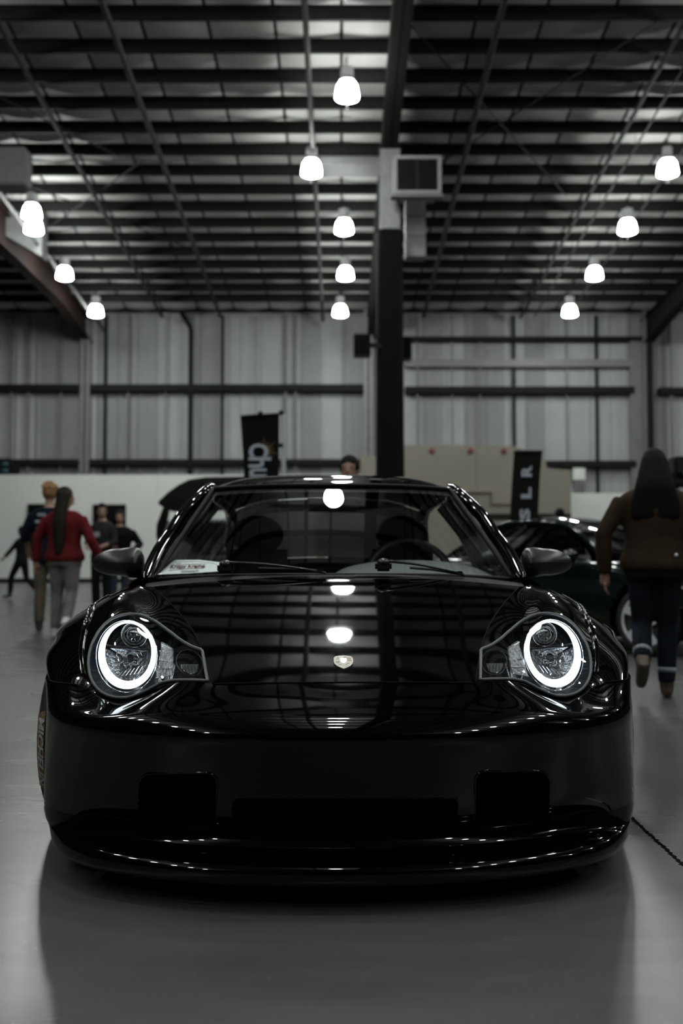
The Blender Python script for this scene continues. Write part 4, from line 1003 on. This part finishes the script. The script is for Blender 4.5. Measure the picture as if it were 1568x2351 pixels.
        if wheels:
            for wy in (.85, L - .85):
                x0 = s * (W - .10)
                b = MB(); b.lathe([(.03, .08), (.06, .082), (.065, .06), (.19, .05), (.215, .095), (.232, .10), (.226, .085), (.205, .02), (.205, -.08)], 28, 'X'); b.v = [(p[0] * s, p[1], p[2]) for p in b.v]
                wh = b.obj('wheel', M['trim'], e, smooth=True, loc=(x0, wy, .315))
                tb = MB().lathe([(.20, -.10), (.23, -.11), (.30, -.09), (.315, -.05), (.315, .05), (.30, .085), (.262, .105), (.234, .102), (.225, .08)], 40, 'X'); tb.v = [(p[0] * s, p[1], p[2]) for p in tb.v]; tb.obj('tire', M['rubber'], wh, smooth=True)
                MB().tube([(s * .098, .222 * math.cos(a), .222 * math.sin(a)) for a in np.linspace(0, 2 * PI, 32, endpoint=False)], .013, 6, closed=True).obj('rim_lip', M['alloy'], wh, smooth=True)
                if spokes:
                    for k in range(5):
                        a = 2 * PI * k / 5 + .5; c_, s_ = math.cos(a), math.sin(a)
                        q = [(.02, -.035), (.05, -.055), (.13, -.022), (.225, -.045), (.225, .045), (.13, .022), (.05, .055), (.02, .035)]
                        MB().slab([(s * .09, r_ * c_ - t_ * s_, r_ * s_ + t_ * c_) for r_, t_ in q], (s * .018, 0, 0)).obj('spoke', M['alloy'], wh)
    MB().bbox(-.7, .7, .3, L - .3, .14, .5, .03).obj('underbody', M['void'], e)
    for s in (.36, -.36): MB().bbox(s - .22, s + .22, 2.25, 2.4, .45, 1.05, .05).obj('seat', M['interior'], e, angle=40)
    return e
dk = mat('dark_green_paint', (.004, .008, .008), .06)
oc = empty('parked_coupe', (3.91, 8.80, 0), math.radians(40), 'dark parked coupe with silver spoked wheel behind the woman in brown', 'car')
coupe(oc, dk, M['tint'], cab=(1.2, 1.95, 2.75, 3.45), roofz=1.29)
MB().tube([(-.772, 2.46, .88), (-.585, 2.43, 1.20)], .009, 5).obj('reflection_strip', M['chrome'], oc)  # bright strip standing in for the white reflection along the door pillar
oc2 = empty('parked_coupe', (gx(1440, 14.5) + 1.3, 13.6, 0), math.radians(62), 'second dark car whose roof shows just above the nearer dark coupe', 'car')
coupe(oc2, mat('black_gloss', (.004, .004, .005), .06), M['tint'], cab=(1.2, 1.95, 2.7, 3.5), roofz=1.40)

# hatchback with its tailgate up, seen past the left roof pillar
YH = 15.8
hb = empty('hatchback', (gx(480, YH), YH, 0), math.radians(180), 'dark hatchback with its tailgate raised, left of the roof pillar', 'car')
coupe(hb, mat('graphite_paint', (.02, .021, .022), .15), M['tint'], W=.86, belt=.92, roofz=1.50, cab=(1.25, 1.95, 3.1, 3.9), L=4.2)
for o in list(hb.children): o.location.y -= 4.2
def hbl(px, py, Y): q = at(px, py, Y); return (-(q[0] - hb.location.x), -(q[1] - YH), q[2])
tg = MB().slab([hbl(*p) for p in ((363, 1157, 15.0), (384, 1137, 15.1), (408, 1120, 15.2), (432, 1108, 15.3), (470, 1102, 15.4), (560, 1100, 15.5), (585, 1160, 15.2), (540, 1172, 15.1), (400, 1175, 15.0), (382, 1170, 15.0))], (0, -.06, .05)).obj('tailgate', M['void'], hb, label='raised black tailgate')
MB().tube([hbl(384, 1160, 15.1), hbl(377, 1185, 15.3), hbl(371, 1205, 15.5), hbl(370, 1228, 15.6), hbl(373, 1250, 15.6)], [.05, .07, .08, .08, .07], 8).obj('rear_pillar', M['satin'], hb, smooth=True)
MB().slab([hbl(390, 1166, 15.25), hbl(414, 1161, 15.2), hbl(440, 1161, 15.2), hbl(440, 1172, 15.2), hbl(390, 1173, 15.25)], (0, -.03, 0)).obj('gate_strut', M['alloy'], hb)
MB().slab([hbl(382, 1196, 15.5), hbl(390, 1193, 15.5), hbl(388, 1212, 15.5), hbl(378, 1222, 15.5)], (0, -.03, 0)).obj('side_trim', M['lowwall'], hb, label='pale trim inside the open tailgate')

# ------------------------------------------------------------------ banners, posters, cases
def flag(px, Ybn, name, label, cat, outline, m):
    e = empty(name, (gx(px, Ybn), Ybn, 0), 0, label, cat); o = np.array([e.location.x, Ybn, 0])
    q = lambda p, off=0: at(p[0], p[1], Ybn) - o + np.array([0, off, 0])
    return e, q
Yf = 12.6
fabric = mat('banner_fabric', (.006, .006, .006), .9, spec=.08)
lett = mat('banner_print', (.30, .33, .37), .8); goldp = mat('banner_gold', (.22, .15, .05), .8)
e, q = flag(597, Yf, 'banner_flag', 'black flag banner with grey lettering and a gold sunburst on a pale pole', 'banner', None, fabric)
zb = 1.05
def down(p, z): v = q(p); return np.array([v[0], v[1], z])
n = 14; L_ = curve([q((552, 955)), q((556, 1020)), q((560, 1090)), down((562, 1090), 1.0)], n); R_ = curve([q((641, 948)), q((641, 1020)), q((640, 1090)), down((640, 1090), 1.0)], n)
G_ = np.stack([L_ * (1 - f_) + R_ * f_ + np.array([0, .012 * math.sin(6 * f_), 0]) for f_ in np.linspace(0, 1, 12)], 1)
MB().grid(G_).add((G_ + np.array([0, .008, 0])).reshape(-1, 3), [(i * 12 + j, (i + 1) * 12 + j, (i + 1) * 12 + j + 1, i * 12 + j + 1) for i in range(n - 1) for j in range(11)]).obj('fabric', fabric, e, smooth=True, recalc=False)
MB().tube([down((650, 1090), 0), q((651, 1000)), q((650, 950))], .030, 8).obj('pole', mat('pale_pole', (.5, .53, .53), .4, metal=.3), e)
MB().tube([q((650, 950), -.02), q((553, 956), -.02)], .014, 8).obj('cross_arm', M['trim'], e)
for p in ((642, 948), (594, 950), (641, 1023)): MB().ell(q((p[0] + 4, p[1]), -.03), (.035, .02, .03), 8, 6).obj('clip', M['trim'], e)
MB().bbox(q((650, 1090))[0] - .25, q((650, 1090))[0] + .25, -.2, .2, 0, .05, .01).obj('base_plate', M['steel'], e)
# letters turned a quarter clockwise, reading downwards
def turned(e, q, s, px, py, hgt_px, len_px, cw, m, nm, bold=.02, shear=0):
    me = text_mesh(s, 1, shear, 0, bold); xs_ = [v.co.x for v in me.vertices]; ys_ = [v.co.y for v in me.vertices]; x0, x1, y0, y1 = min(xs_), max(xs_), min(ys_), max(ys_)
    for v in me.vertices:
        u = (v.co.x - x0) / (x1 - x0) - .5; w_ = (v.co.y - y0) / (y1 - y0) - .5
        v.co = q((px + (w_ if cw else -w_) * hgt_px, py + (u if cw else -u) * len_px), -.025)
    return link(nm, me, m, e)
turned(e, q, 'C', 594, 1034, 45, 30, True, lett, 'printed_letter', .03)
turned(e, q, 'h', 597, 1062, 52, 24, True, lett, 'printed_letter', .02)
turned(e, q, 'u', 592, 1086, 40, 20, True, lett, 'printed_letter', .02)
turned(e, q, 's', 592, 1108, 38, 18, True, lett, 'printed_letter', .02)
sun = MB()
for k in range(7):
    a = math.radians(-120 + 26 * k); c0 = np.array([608, 1036])
    p1 = c0 + 9 * np.array([math.cos(a - .12), math.sin(a - .12)]); p2 = c0 + 9 * np.array([math.cos(a + .12), math.sin(a + .12)]); p3 = c0 + (34 if k % 2 else 26) * np.array([math.cos(a), math.sin(a)])
    MB().add([q(p, -.024) for p in (p1, p3, p2)], [(0, 1, 2)]).obj('sunburst_ray', goldp, e)
e, q = flag(1208, Yf, 'banner_stand', 'narrow black leaning banner with pale letters S L R on the right', 'banner', None, fabric)
brown = mat('banner_dark', (.009, .008, .008), .9, spec=.08)
MB().slab([q((1181, 1037)), q((1245, 1037)), q((1240, 1090)), q((1235, 1190)), down((1228, 1190), .06), down((1162, 1190), .06), q((1171, 1190)), q((1176, 1100))], (0, .02, 0)).obj('fabric', brown, e)
MB().tube([q((1181, 1037)), q((1245, 1037))], .02, 6).obj('top_rail', M['trim'], e)
MB().bbox(q((1195, 1100))[0] - .3, q((1195, 1100))[0] + .3, -.12, .12, 0, .08, .02).obj('base', M['trim'], e)
for s, py, px in (('R', 1082, 1208), ('L', 1132, 1207), ('S', 1181, 1204)): turned(e, q, s, px, py, 24, 26, False, lett, 'printed_letter', .05)
def poster(px0, px1, py0, py1, label):
    Y = 32.95; e = empty('poster_board', (gx((px0 + px1) / 2, Y), Y, gz(py1, Y)), 0, label, 'poster'); k = Y / FPX; w2 = (px1 - px0) * k / 2; h = (py1 - py0) * k
    MB().bbox(-w2, w2, -.02, .03, 0, h, .01).obj('board', mat('poster_black', (.005, .005, .005), .9, spec=.08), e)
    for (a, b_, c_, d_) in ((-w2, w2, h - .03, h), (-w2, w2, 0, .03), (-w2, -w2 + .03, 0, h), (w2 - .03, w2, 0, h)): MB().box(a, b_, -.035, -.021, c_, d_).obj('frame_bar', M['trim'], e)
poster(62, 132, 1157, 1275, 'black poster board on the white wall behind the person in blue')
poster(212, 288, 1158, 1275, 'black poster board on the white wall behind the couple in dark clothes')
e = empty('equipment_case', (gx(14, 33.05), 33.06, gz(1090, 33.06)), 0, 'dark equipment case with two teal patches on top of the white wall', 'case'); k = 33.06 / FPX
MB().bbox(-30 * k, 8 * k, -.03, .12, 0, 38 * k, .03).obj('body', M['trim'], e); MB().bbox(9 * k, 27 * k, -.02, .11, 0, 28 * k, .03).obj('side_unit', M['trim'], e)
teal = mat('teal_panel', (.03, .09, .11), .5)
for z in (9, 25): MB().ell((-5 * k, -.04, z * k), (8 * k, .03, 5 * k), 12, 8).obj('teal_patch', teal, e, smooth=True)
Y = 12.0; k = Y / FPX
e = empty('stand_speaker', (gx(1556, Y), Y, 0), 0, 'black loudspeaker on a tripod stand at the right photo edge', 'loudspeaker')
MB().bbox(-14 * k, 30 * k, -.15, .2, gz(1092, Y), gz(1050, Y), .03).obj('cabinet', M['trim'], e); MB().bbox(-25 * k, 30 * k, -.1, .2, gz(1118, Y), gz(1094, Y), .03).obj('lower_cabinet', M['trim'], e)
MB().ell((10 * k, -.16, gz(1088, Y)), (5 * k, .02, 6 * k), 10, 8).obj('blue_glint', mat('blue_glint_paint', (.10, .16, .22), .4), e)  # blue reflection on the cabinet, put in as a coloured spot
MB().tube([(0, 0, .3), (0, 0, gz(1118, Y))], .02, 8).obj('pole', M['trim'], e)
for k_ in range(3): MB().tube([(0, 0, .6), (.45 * math.cos(2.1 * k_), .45 * math.sin(2.1 * k_), .015)], .014, 6).obj('leg', M['trim'], e)

# ------------------------------------------------------------------ people
SKIN = mat('skin', (.30, .18, .13), .55)
def fused(b, name, m, parent, vox=.016, it=5, label=None):
    me = b.mesh('tmp'); o = bpy.data.objects.new('tmp', me); COL.objects.link(o)
    r = o.modifiers.new('r', 'REMESH'); r.mode = 'VOXEL'; r.voxel_size = vox; r.use_smooth_shade = True
    s = o.modifiers.new('s', 'SMOOTH'); s.factor = .5; s.iterations = it
    dg = bpy.context.evaluated_depsgraph_get(); dg.update(); me2 = bpy.data.meshes.new_from_object(o.evaluated_get(dg)); me2.name = name
    bpy.data.objects.remove(o); me2.polygons.foreach_set('use_smooth', [True] * len(me2.polygons)); me2.materials.clear()
    ob = link(name, me2, m, parent)
    if label: ob['label'] = label
    return ob
def rings(b, rows, n=16):
    """closed loft of ellipses: (x, y, z, rx, ry)"""
    P = [[(x + rx * math.cos(2 * PI * j / n), y + ry * math.sin(2 * PI * j / n), z) for j in range(n)] for x, y, z, rx, ry in rows]
    v = [p for r_ in P for p in r_]; m = len(P)
    f = [(i * n + j, i * n + (j + 1) % n, (i + 1) * n + (j + 1) % n, (i + 1) * n + j) for i in range(m - 1) for j in range(n)] + [tuple(range(n))[::-1], tuple((m - 1) * n + j for j in range(n))]
    return b.add(v, f)
def hand(b, wr, dr, s, k, curl=.5):
    """palm and five bent fingers; wr wrist, dr forearm direction, s side (+1 right-hand thumb towards -x)"""
    dr = np.array(dr, float); dr /= np.linalg.norm(dr); wr = np.array(wr, float)
    fwd = np.array([0, 1., 0]); ax = np.cross(dr, fwd); ax /= np.linalg.norm(ax)      # palm normal points to the thigh
    side = fwd                                                                   # across the knuckles
    inn = ax * (1 if ax[0] * -s > 0 else -1)
    c = wr + dr * .045 * k
    b.tube([wr - dr * .02 * k, wr + dr * .02 * k, wr + dr * .06 * k, wr + dr * .09 * k], [.026 * k, .030 * k, .034 * k, .026 * k], 8, sq=(1, .62))
    for i, ln in enumerate((.066, .076, .072, .056)):
        p0 = wr + dr * .085 * k + side * (.030 - .020 * i) * k; p1 = p0 + dr * ln * .55 * k + inn * ln * .15 * curl * k; p2 = p1 + dr * ln * .35 * k + inn * ln * .5 * curl * k
        b.tube([p0 - dr * .02 * k, p0, p1, p2], [.0085 * k, .0088 * k, .008 * k, .0062 * k], 6)
    t0 = wr + dr * .03 * k + side * .026 * k; t1 = t0 + side * .028 * k + dr * .026 * k + inn * .012 * k; t2 = t1 + dr * .030 * k + side * .006 * k + inn * .008 * k
    b.tube([t0, t1, t2], [.012 * k, .010 * k, .008 * k], 6)
def person(name, label, x, y, rz, H, J=None, top=(.1, .1, .1), bot=(.1, .1, .1), shoe=(.03, .03, .03), hair=(.01, .01, .01), style='short', wid=1.0, hem=.86, sleeve=1.0, head_turn=0, skin=None, bare_legs=False, shoe_label=None, loose=1.0, group=None, hips=1.0):
    k = H / 1.72; e = empty('person', (x, y, 0), rz, label, 'person', group)
    P = dict(pel=(0, 0, .93), wst=(0, 0, 1.08), chs=(0, .0, 1.28), nck=(0, -.01, 1.46), hed=(0, .01, 1.60))
    for s, n_ in ((1, 'R'), (-1, 'L')):
        P['sh' + n_] = (s * .168, -.01, 1.365); P['el' + n_] = (s * .225, -.02, 1.13); P['wr' + n_] = (s * .235, .05, .89)
        P['hp' + n_] = (s * .088, 0, .92); P['kn' + n_] = (s * .095, .02, .50); P['an' + n_] = (s * .10, -.02, .085); P['to' + n_] = (s * .115, .13, .03)
    P.update(J or {})
    P = {a: np.array(v, float) * k for a, v in P.items()}
    for n_ in 'RL':
        for j in ('sh', 'el', 'wr'): P[j + n_][0] *= wid
    SK = skin or SKIN
    def torso(b, ex=0.0, z0=.86, z1=1.45, w_=1.0):
        prof = [(.84, .150, .105), (.93, .165, .118), (1.02, .150, .105), (1.10, .140, .098), (1.20, .152, .106), (1.30, .168, .112), (1.37, .172, .100), (1.41, .150, .085), (1.44, .105, .070), (1.47, .060, .056)]
        zs_ = sorted(set([z0] + [p[0] for p in prof if z0 < p[0] < z1] + [z1])); rr = []
        for z in zs_:
            rx = np.interp(z, [p[0] for p in prof], [p[1] for p in prof]); ry = np.interp(z, [p[0] for p in prof], [p[2] for p in prof])
            if z < 1.0: rx *= hips; ry *= hips ** .6
            cx_ = np.interp(z * k, [P['pel'][2], P['wst'][2], P['chs'][2], P['nck'][2]], [P['pel'][0], P['wst'][0], P['chs'][0], P['nck'][0]]); cy_ = np.interp(z * k, [P['pel'][2], P['wst'][2], P['chs'][2], P['nck'][2]], [P['pel'][1], P['wst'][1], P['chs'][1], P['nck'][1]])
            rr.append((cx_, cy_, z * k, (rx * wid + ex) * k, (ry * wid + ex) * k))
        rings(b, rr)
    def limb(b, a, c, d, r, ex=0.0, f1=1.0, n=10):
        pa, pc_, pd = P[a], P[c], P[d]
        pts = [pa, pa * .5 + pc_ * .5, pc_, pc_ * .55 + pd * .45, pc_ + (pd - pc_) * f1]
        b.tube(pts, [(q_ + ex) * k for q_ in r], n)
    b = MB(); torso(b)
    b.tube([P['nck'] - np.array([0, 0, .06]) * k, P['nck'] + (P['hed'] - P['nck']) * .5], [.058 * k, .05 * k], 12)
    h = P['hed']; ct, st_ = math.cos(head_turn), math.sin(head_turn)
    def hd(p): return h + k * np.array([p[0] * ct - p[1] * st_, p[0] * st_ + p[1] * ct, p[2]])
    hb_ = MB(); hb_.ell((0, 0, .02), (.074, .092, .098), 18, 14); hb_.ell((0, .028, -.045), (.056, .066, .062), 14, 10)
    b.add([hd(p) for p in hb_.v], hb_.f)
    b.tube([hd((0, .085, .015)), hd((0, .108, -.022)), hd((0, .088, -.03))], [.008 * k, .013 * k, .010 * k], 8)
    for s in (1, -1):
        eb = MB().ell((s * .076, -.005, -.005), (.010, .020, .030), 8, 6); b.add([hd(p) for p in eb.v], eb.f)
    for n_ in 'RL':
        limb(b, 'sh' + n_, 'el' + n_, 'wr' + n_, (.050, .044, .037, .036, .026)); limb(b, 'hp' + n_, 'kn' + n_, 'an' + n_, (.085, .072, .053, .052, .036))
        b.tube([P['an' + n_], P['an' + n_] * .5 + P['to' + n_] * .5, P['an' + n_] * .25 + P['to' + n_] * .75], [.033 * k, .026 * k, .018 * k], 8)
    body = fused(b, 'body', SK, e, .015)
    hm = MB()
    for s, n_ in ((1, 'R'), (-1, 'L')): hand(hm, P['wr' + n_], P['wr' + n_] - P['el' + n_], s, k * 1.02)
    bmh = bmesh.new(); bmh.from_mesh(body.data); tmp = hm.mesh('tmp_hand', True); bmh.from_mesh(tmp); bmh.to_mesh(body.data); bmh.free(); bpy.data.meshes.remove(tmp)
    body.data.polygons.foreach_set('use_smooth', [True] * len(body.data.polygons))
    # face: eyes and lips
    for s in (1, -1): MB().ell(hd((s * .030, .078, .018)), (.011 * k, .009 * k, .007 * k), 8, 6).obj('eye', mat('eye', (.02, .015, .012), .2), body, smooth=True)
    MB().ell(hd((0, .092, -.062)), (.022 * k, .007 * k, .008 * k), 10, 6).obj('lips', mat('lips', (.22, .09, .08), .5), body, smooth=True)
    tm = mat('top_cloth', [c * .55 for c in top], .9, spec=.1, noise=.3, nscale=9); bm_ = mat('trouser_cloth', [c * .6 for c in bot], .9, spec=.1, noise=.25, nscale=9)
    b = MB(); torso(b, .018 * loose, hem, 1.45)
    for n_ in 'RL': limb(b, 'sh' + n_, 'el' + n_, 'wr' + n_, (.060, .054, .048, .046, .040), .008 * loose, sleeve if sleeve >= .3 else .02)
    topo = fused(b, 'top', tm, e, .015, 4)
    b = MB(); torso(b, .010, .82, 1.04)
    for n_ in 'RL': limb(b, 'hp' + n_, 'kn' + n_, 'an' + n_, (.092 * hips, .080 * hips, .062, .061, .052), .008, .95)
    fused(b, 'trousers', bm_, e, .015, 4)
    sm_ = mat('shoe_leather', shoe, .5)
    for s, n_ in ((1, 'R'), (-1, 'L')):
        a, t_ = P['an' + n_], P['to' + n_]; d = t_ - a; hz = np.array([d[0], d[1], 0]); hz /= np.linalg.norm(hz) + 1e-9
        phi = math.atan2(-d[2], np.linalg.norm(d[:2])) - .35; so = hz * math.cos(phi) + np.array([0, 0, -math.sin(phi)]); nn = hz * math.sin(phi) + np.array([0, 0, math.cos(phi)])
        heel = a - nn * .042 * k - so * .045 * k; sh_up = P['kn' + n_] - a
        b = MB(); b.tube([a + sh_up * .20, a + sh_up * .06, a - nn * .02 * k + so * .01 * k], [.050 * k, .052 * k, .050 * k], 12)
        b.tube([heel, heel + so * .07 * k, heel + so * .15 * k, heel + so * .215 * k, heel + so * .245 * k], [.036 * k, .046 * k, .044 * k, .038 * k, .022 * k], 12, sq=(1, .82))
        sh_ = fused(b, 'shoe', sm_, e, .012, 3)
    hrm = mat('hair', [c * .6 for c in hair], .7, spec=.12, noise=.3, nscale=30)
    b = MB(); c_ = MB().ell((0, -.012, .036), (.087, .100, .098), 18, 12)
    b.add([hd(p) for p in c_.v if True], c_.f)
    if style == 'short':
        c2 = MB().ell((0, -.040, -.005), (.078, .062, .075), 14, 10); b.add([hd(p) for p in c2.v], c2.f)
    elif style == 'curly':
        for i in range(40):
            a, ph_ = random.uniform(0, 2 * PI), random.uniform(0, 1.3); p = hd((.095 * math.sin(ph_) * math.cos(a), -.01 + .105 * math.sin(ph_) * math.sin(a), .045 + .105 * math.cos(ph_))); b.ell(p, (.022 * k,) * 3, 8, 6)
    elif style in ('long', 'bob', 'loose'):
        zend = {'long': -.62, 'bob': -.30, 'loose': -.36}[style]; wd = {'long': .075, 'bob': .12, 'loose': .165}[style]
        rows = []
        for f_ in np.linspace(0, 1, 9):
            z = .06 + (zend - .06) * f_; wv = (.085 + (wd - .085) * min(1, f_ * 1.3)) * (1 - .55 * max(0, f_ - .75) * 4 * (style == 'long') * .8)
            bk = -.05 - (.115 if style == 'long' else .08 if style == 'loose' else .06) * min(1, f_ * 2.2); q_ = h + k * np.array([.0, bk, z]); rows.append((q_[0], q_[1], q_[2], wv * k, (.062 - .018 * f_) * k))
        rows.append((rows[-1][0], rows[-1][1], rows[-1][2] - .035 * k, rows[-1][3] * .62, rows[-1][4] * .5)); rings(b, rows[::-1])
    hr = fused(b, 'hair', hrm, e, .012, 3)
    # trim the fringe so that the face stays clear
    me = hr.data; bm2 = bmesh.new(); bm2.from_mesh(me); dele = []
    for f in bm2.faces:
        c_ = np.array(f.calc_center_median()); d = (c_ - h) / k; ly = -d[0] * st_ + d[1] * ct
        if ly > .055 and d[2] < .055: dele.append(f)
    bmesh.ops.delete(bm2, geom=dele, context='FACES'); bm2.to_mesh(me); bm2.free()
    return e, P, k, hd, topo
def px_at(px, Y): return gx(px, Y)
# woman in brown, walking away with the left heel up
Y = 6.33
e, P, k, hd, topo = person('person', 'woman with long dark hair and brown jacket walking away beside the dark coupe', px_at(1504, Y), Y, math.radians(-15), 1.575,
    dict(hpL=(-.085, 0, .90), knL=(-.095, .03, .50), anL=(-.10, -.27, .27), toL=(-.11, -.185, .06), knR=(.075, .06, .50), anR=(.065, .02, .085), toR=(.075, .17, .03),
         elL=(-.275, -.06, 1.13), wrL=(-.27, -.02, .86), elR=(.275, -.05, 1.13), wrR=(.28, .02, .87)),
    top=(.055, .036, .022), bot=(.010, .014, .022), shoe=(.06, .042, .028), hair=(.007, .006, .006), style='loose', wid=1.26, hem=.88, loose=1.5, hips=1.05)
b = MB()
for n_ in 'RL':
    a, kk = P['an' + n_], P['kn' + n_]; d = kk - a; b.tube([a + d * .22, a + d * .30], [.062 * k, .064 * k], 12)
    b.obj('jean_cuff', mat('pale_denim', (.20, .22, .25), .8), e, smooth=True, label='pale turned-up jean cuff'); b = MB()
b = MB(); rr = [(0, 0, z * k, .195 * k, .142 * k) for z in (.915, .935, .955, .965)]; rings(b, rr); b.obj('jacket_waistband', mat('waistband', (.075, .05, .032), .8), e, smooth=True)
for xx in (.02, .13): MB().ell((xx * k, -.145 * k, .985 * k), (.012, .008, .012), 8, 6).obj('button', M['alloy'], e, smooth=True)
# woman in the red sweater
Y = 10.8
e, P, k, hd, topo = person('person', 'woman in a red sweater with a long ponytail and grey leggings, back turned', px_at(148, Y), Y, math.radians(-8), 1.64,
    dict(elL=(-.27, -.03, 1.14), wrL=(-.29, .0, .88), elR=(.28, -.04, 1.12), wrR=(.36, .05, .90), knL=(-.09, .03, .50), anL=(-.08, -.04, .085), toL=(-.09, .10, .03), knR=(.10, -.03, .52), anR=(.14, -.26, .22), toR=(.15, -.17, .05)),
    top=(.17, .018, .022), bot=(.21, .19, .19), shoe=(.5, .5, .5), hair=(.022, .019, .013), style='long', wid=1.16, hem=.88, head_turn=-.9, loose=1.6, hips=1.12)
# person with bleached curls behind her
Y = 11.8
e, P, k, hd, topo = person('person', 'person with bleached curly hair, navy shirt and olive trousers beside the woman in red', px_at(112, Y), Y, math.radians(6), 1.74,
    dict(elL=(-.27, .02, 1.14), wrL=(-.25, .14, .95)), top=(.010, .016, .030), bot=(.16, .14, .105), shoe=(.03, .03, .03), hair=(.42, .24, .12), style='curly', wid=1.05, hem=.80, sleeve=.3, loose=1.5)
for (z, w2) in ((1.36, .05), (1.28, .075), (1.20, .06)): MB().bbox(-.06 - w2, -.06 + w2, -.158, -.150, (z - .018) * k, (z + .018) * k, .004).obj('shirt_print', mat('pale_print', (.25, .28, .32), .8), e)
# short dark walker at the far left
Y = 20.5
e, P, k, hd, topo = person('person', 'person in black striding left past the white wall, leftmost in the photo', px_at(50, Y), Y, math.radians(75), 1.50,
    dict(knL=(-.08, .22, .52), anL=(-.09, .24, .12), toL=(-.10, .38, .06), knR=(.09, -.08, .48), anR=(.10, -.42, .16), toR=(.11, -.32, .03), elL=(-.22, .14, 1.16), wrL=(-.22, .30, 1.0), elR=(.22, -.18, 1.16), wrR=(.23, -.32, .96)),
    top=(.012, .012, .013), bot=(.010, .010, .011), hair=(.012, .011, .010), style='bob', hem=.80)
MB().bbox(.14, .20, -.06, .05, 1.20 * k, 1.27 * k, .01).obj('shirt_print', M['lowwall'], e)
# couple in dark clothes by the poster
Y = 15.0
e, P, k, hd, topo = person('person', 'man in a dark grey printed tee standing before the right-hand poster board', px_at(234, Y), Y, math.radians(160), 1.68,
    dict(elR=(.24, .03, 1.12), wrR=(.12, .22, 1.05), elL=(-.24, .02, 1.12), wrL=(-.1, .24, 1.04)), top=(.035, .038, .042), bot=(.010, .010, .011), hair=(.010, .009, .008), style='short', hem=.82, sleeve=.3, head_turn=.6)
MB().bbox(-.05, .05, .135, .150, 1.20 * k, 1.28 * k, .005).obj('shirt_print', mat('grey_print', (.3, .31, .33), .8), e)
e, P, k, hd, topo = person('person', 'woman in a black jacket and blue jeans right of the man in the printed tee', px_at(274, Y + .5), Y + .5, math.radians(200), 1.60,
    dict(elL=(-.30, .02, 1.14), wrL=(-.20, .20, 1.08), elR=(.25, .0, 1.12), wrR=(.14, .20, 1.10)), top=(.011, .010, .012), bot=(.06, .075, .10), hair=(.010, .009, .009), style='bob', wid=1.15, hem=.84, loose=1.6, head_turn=-.3)
Y = 8.7
person('person', 'dark-haired man whose head shows just above the black car roof', px_at(802, Y), Y, math.radians(172), 1.77, None, top=(.05, .05, .055), bot=(.02, .02, .025), hair=(.008, .008, .008), style='short')
Y = 17.0
person('person', 'person whose round dark head shows above the parked coupe roof', px_at(1286, Y), Y, 0, 1.70, None, top=(.02, .02, .022), bot=(.02, .02, .02), hair=(.006, .006, .006), style='short')
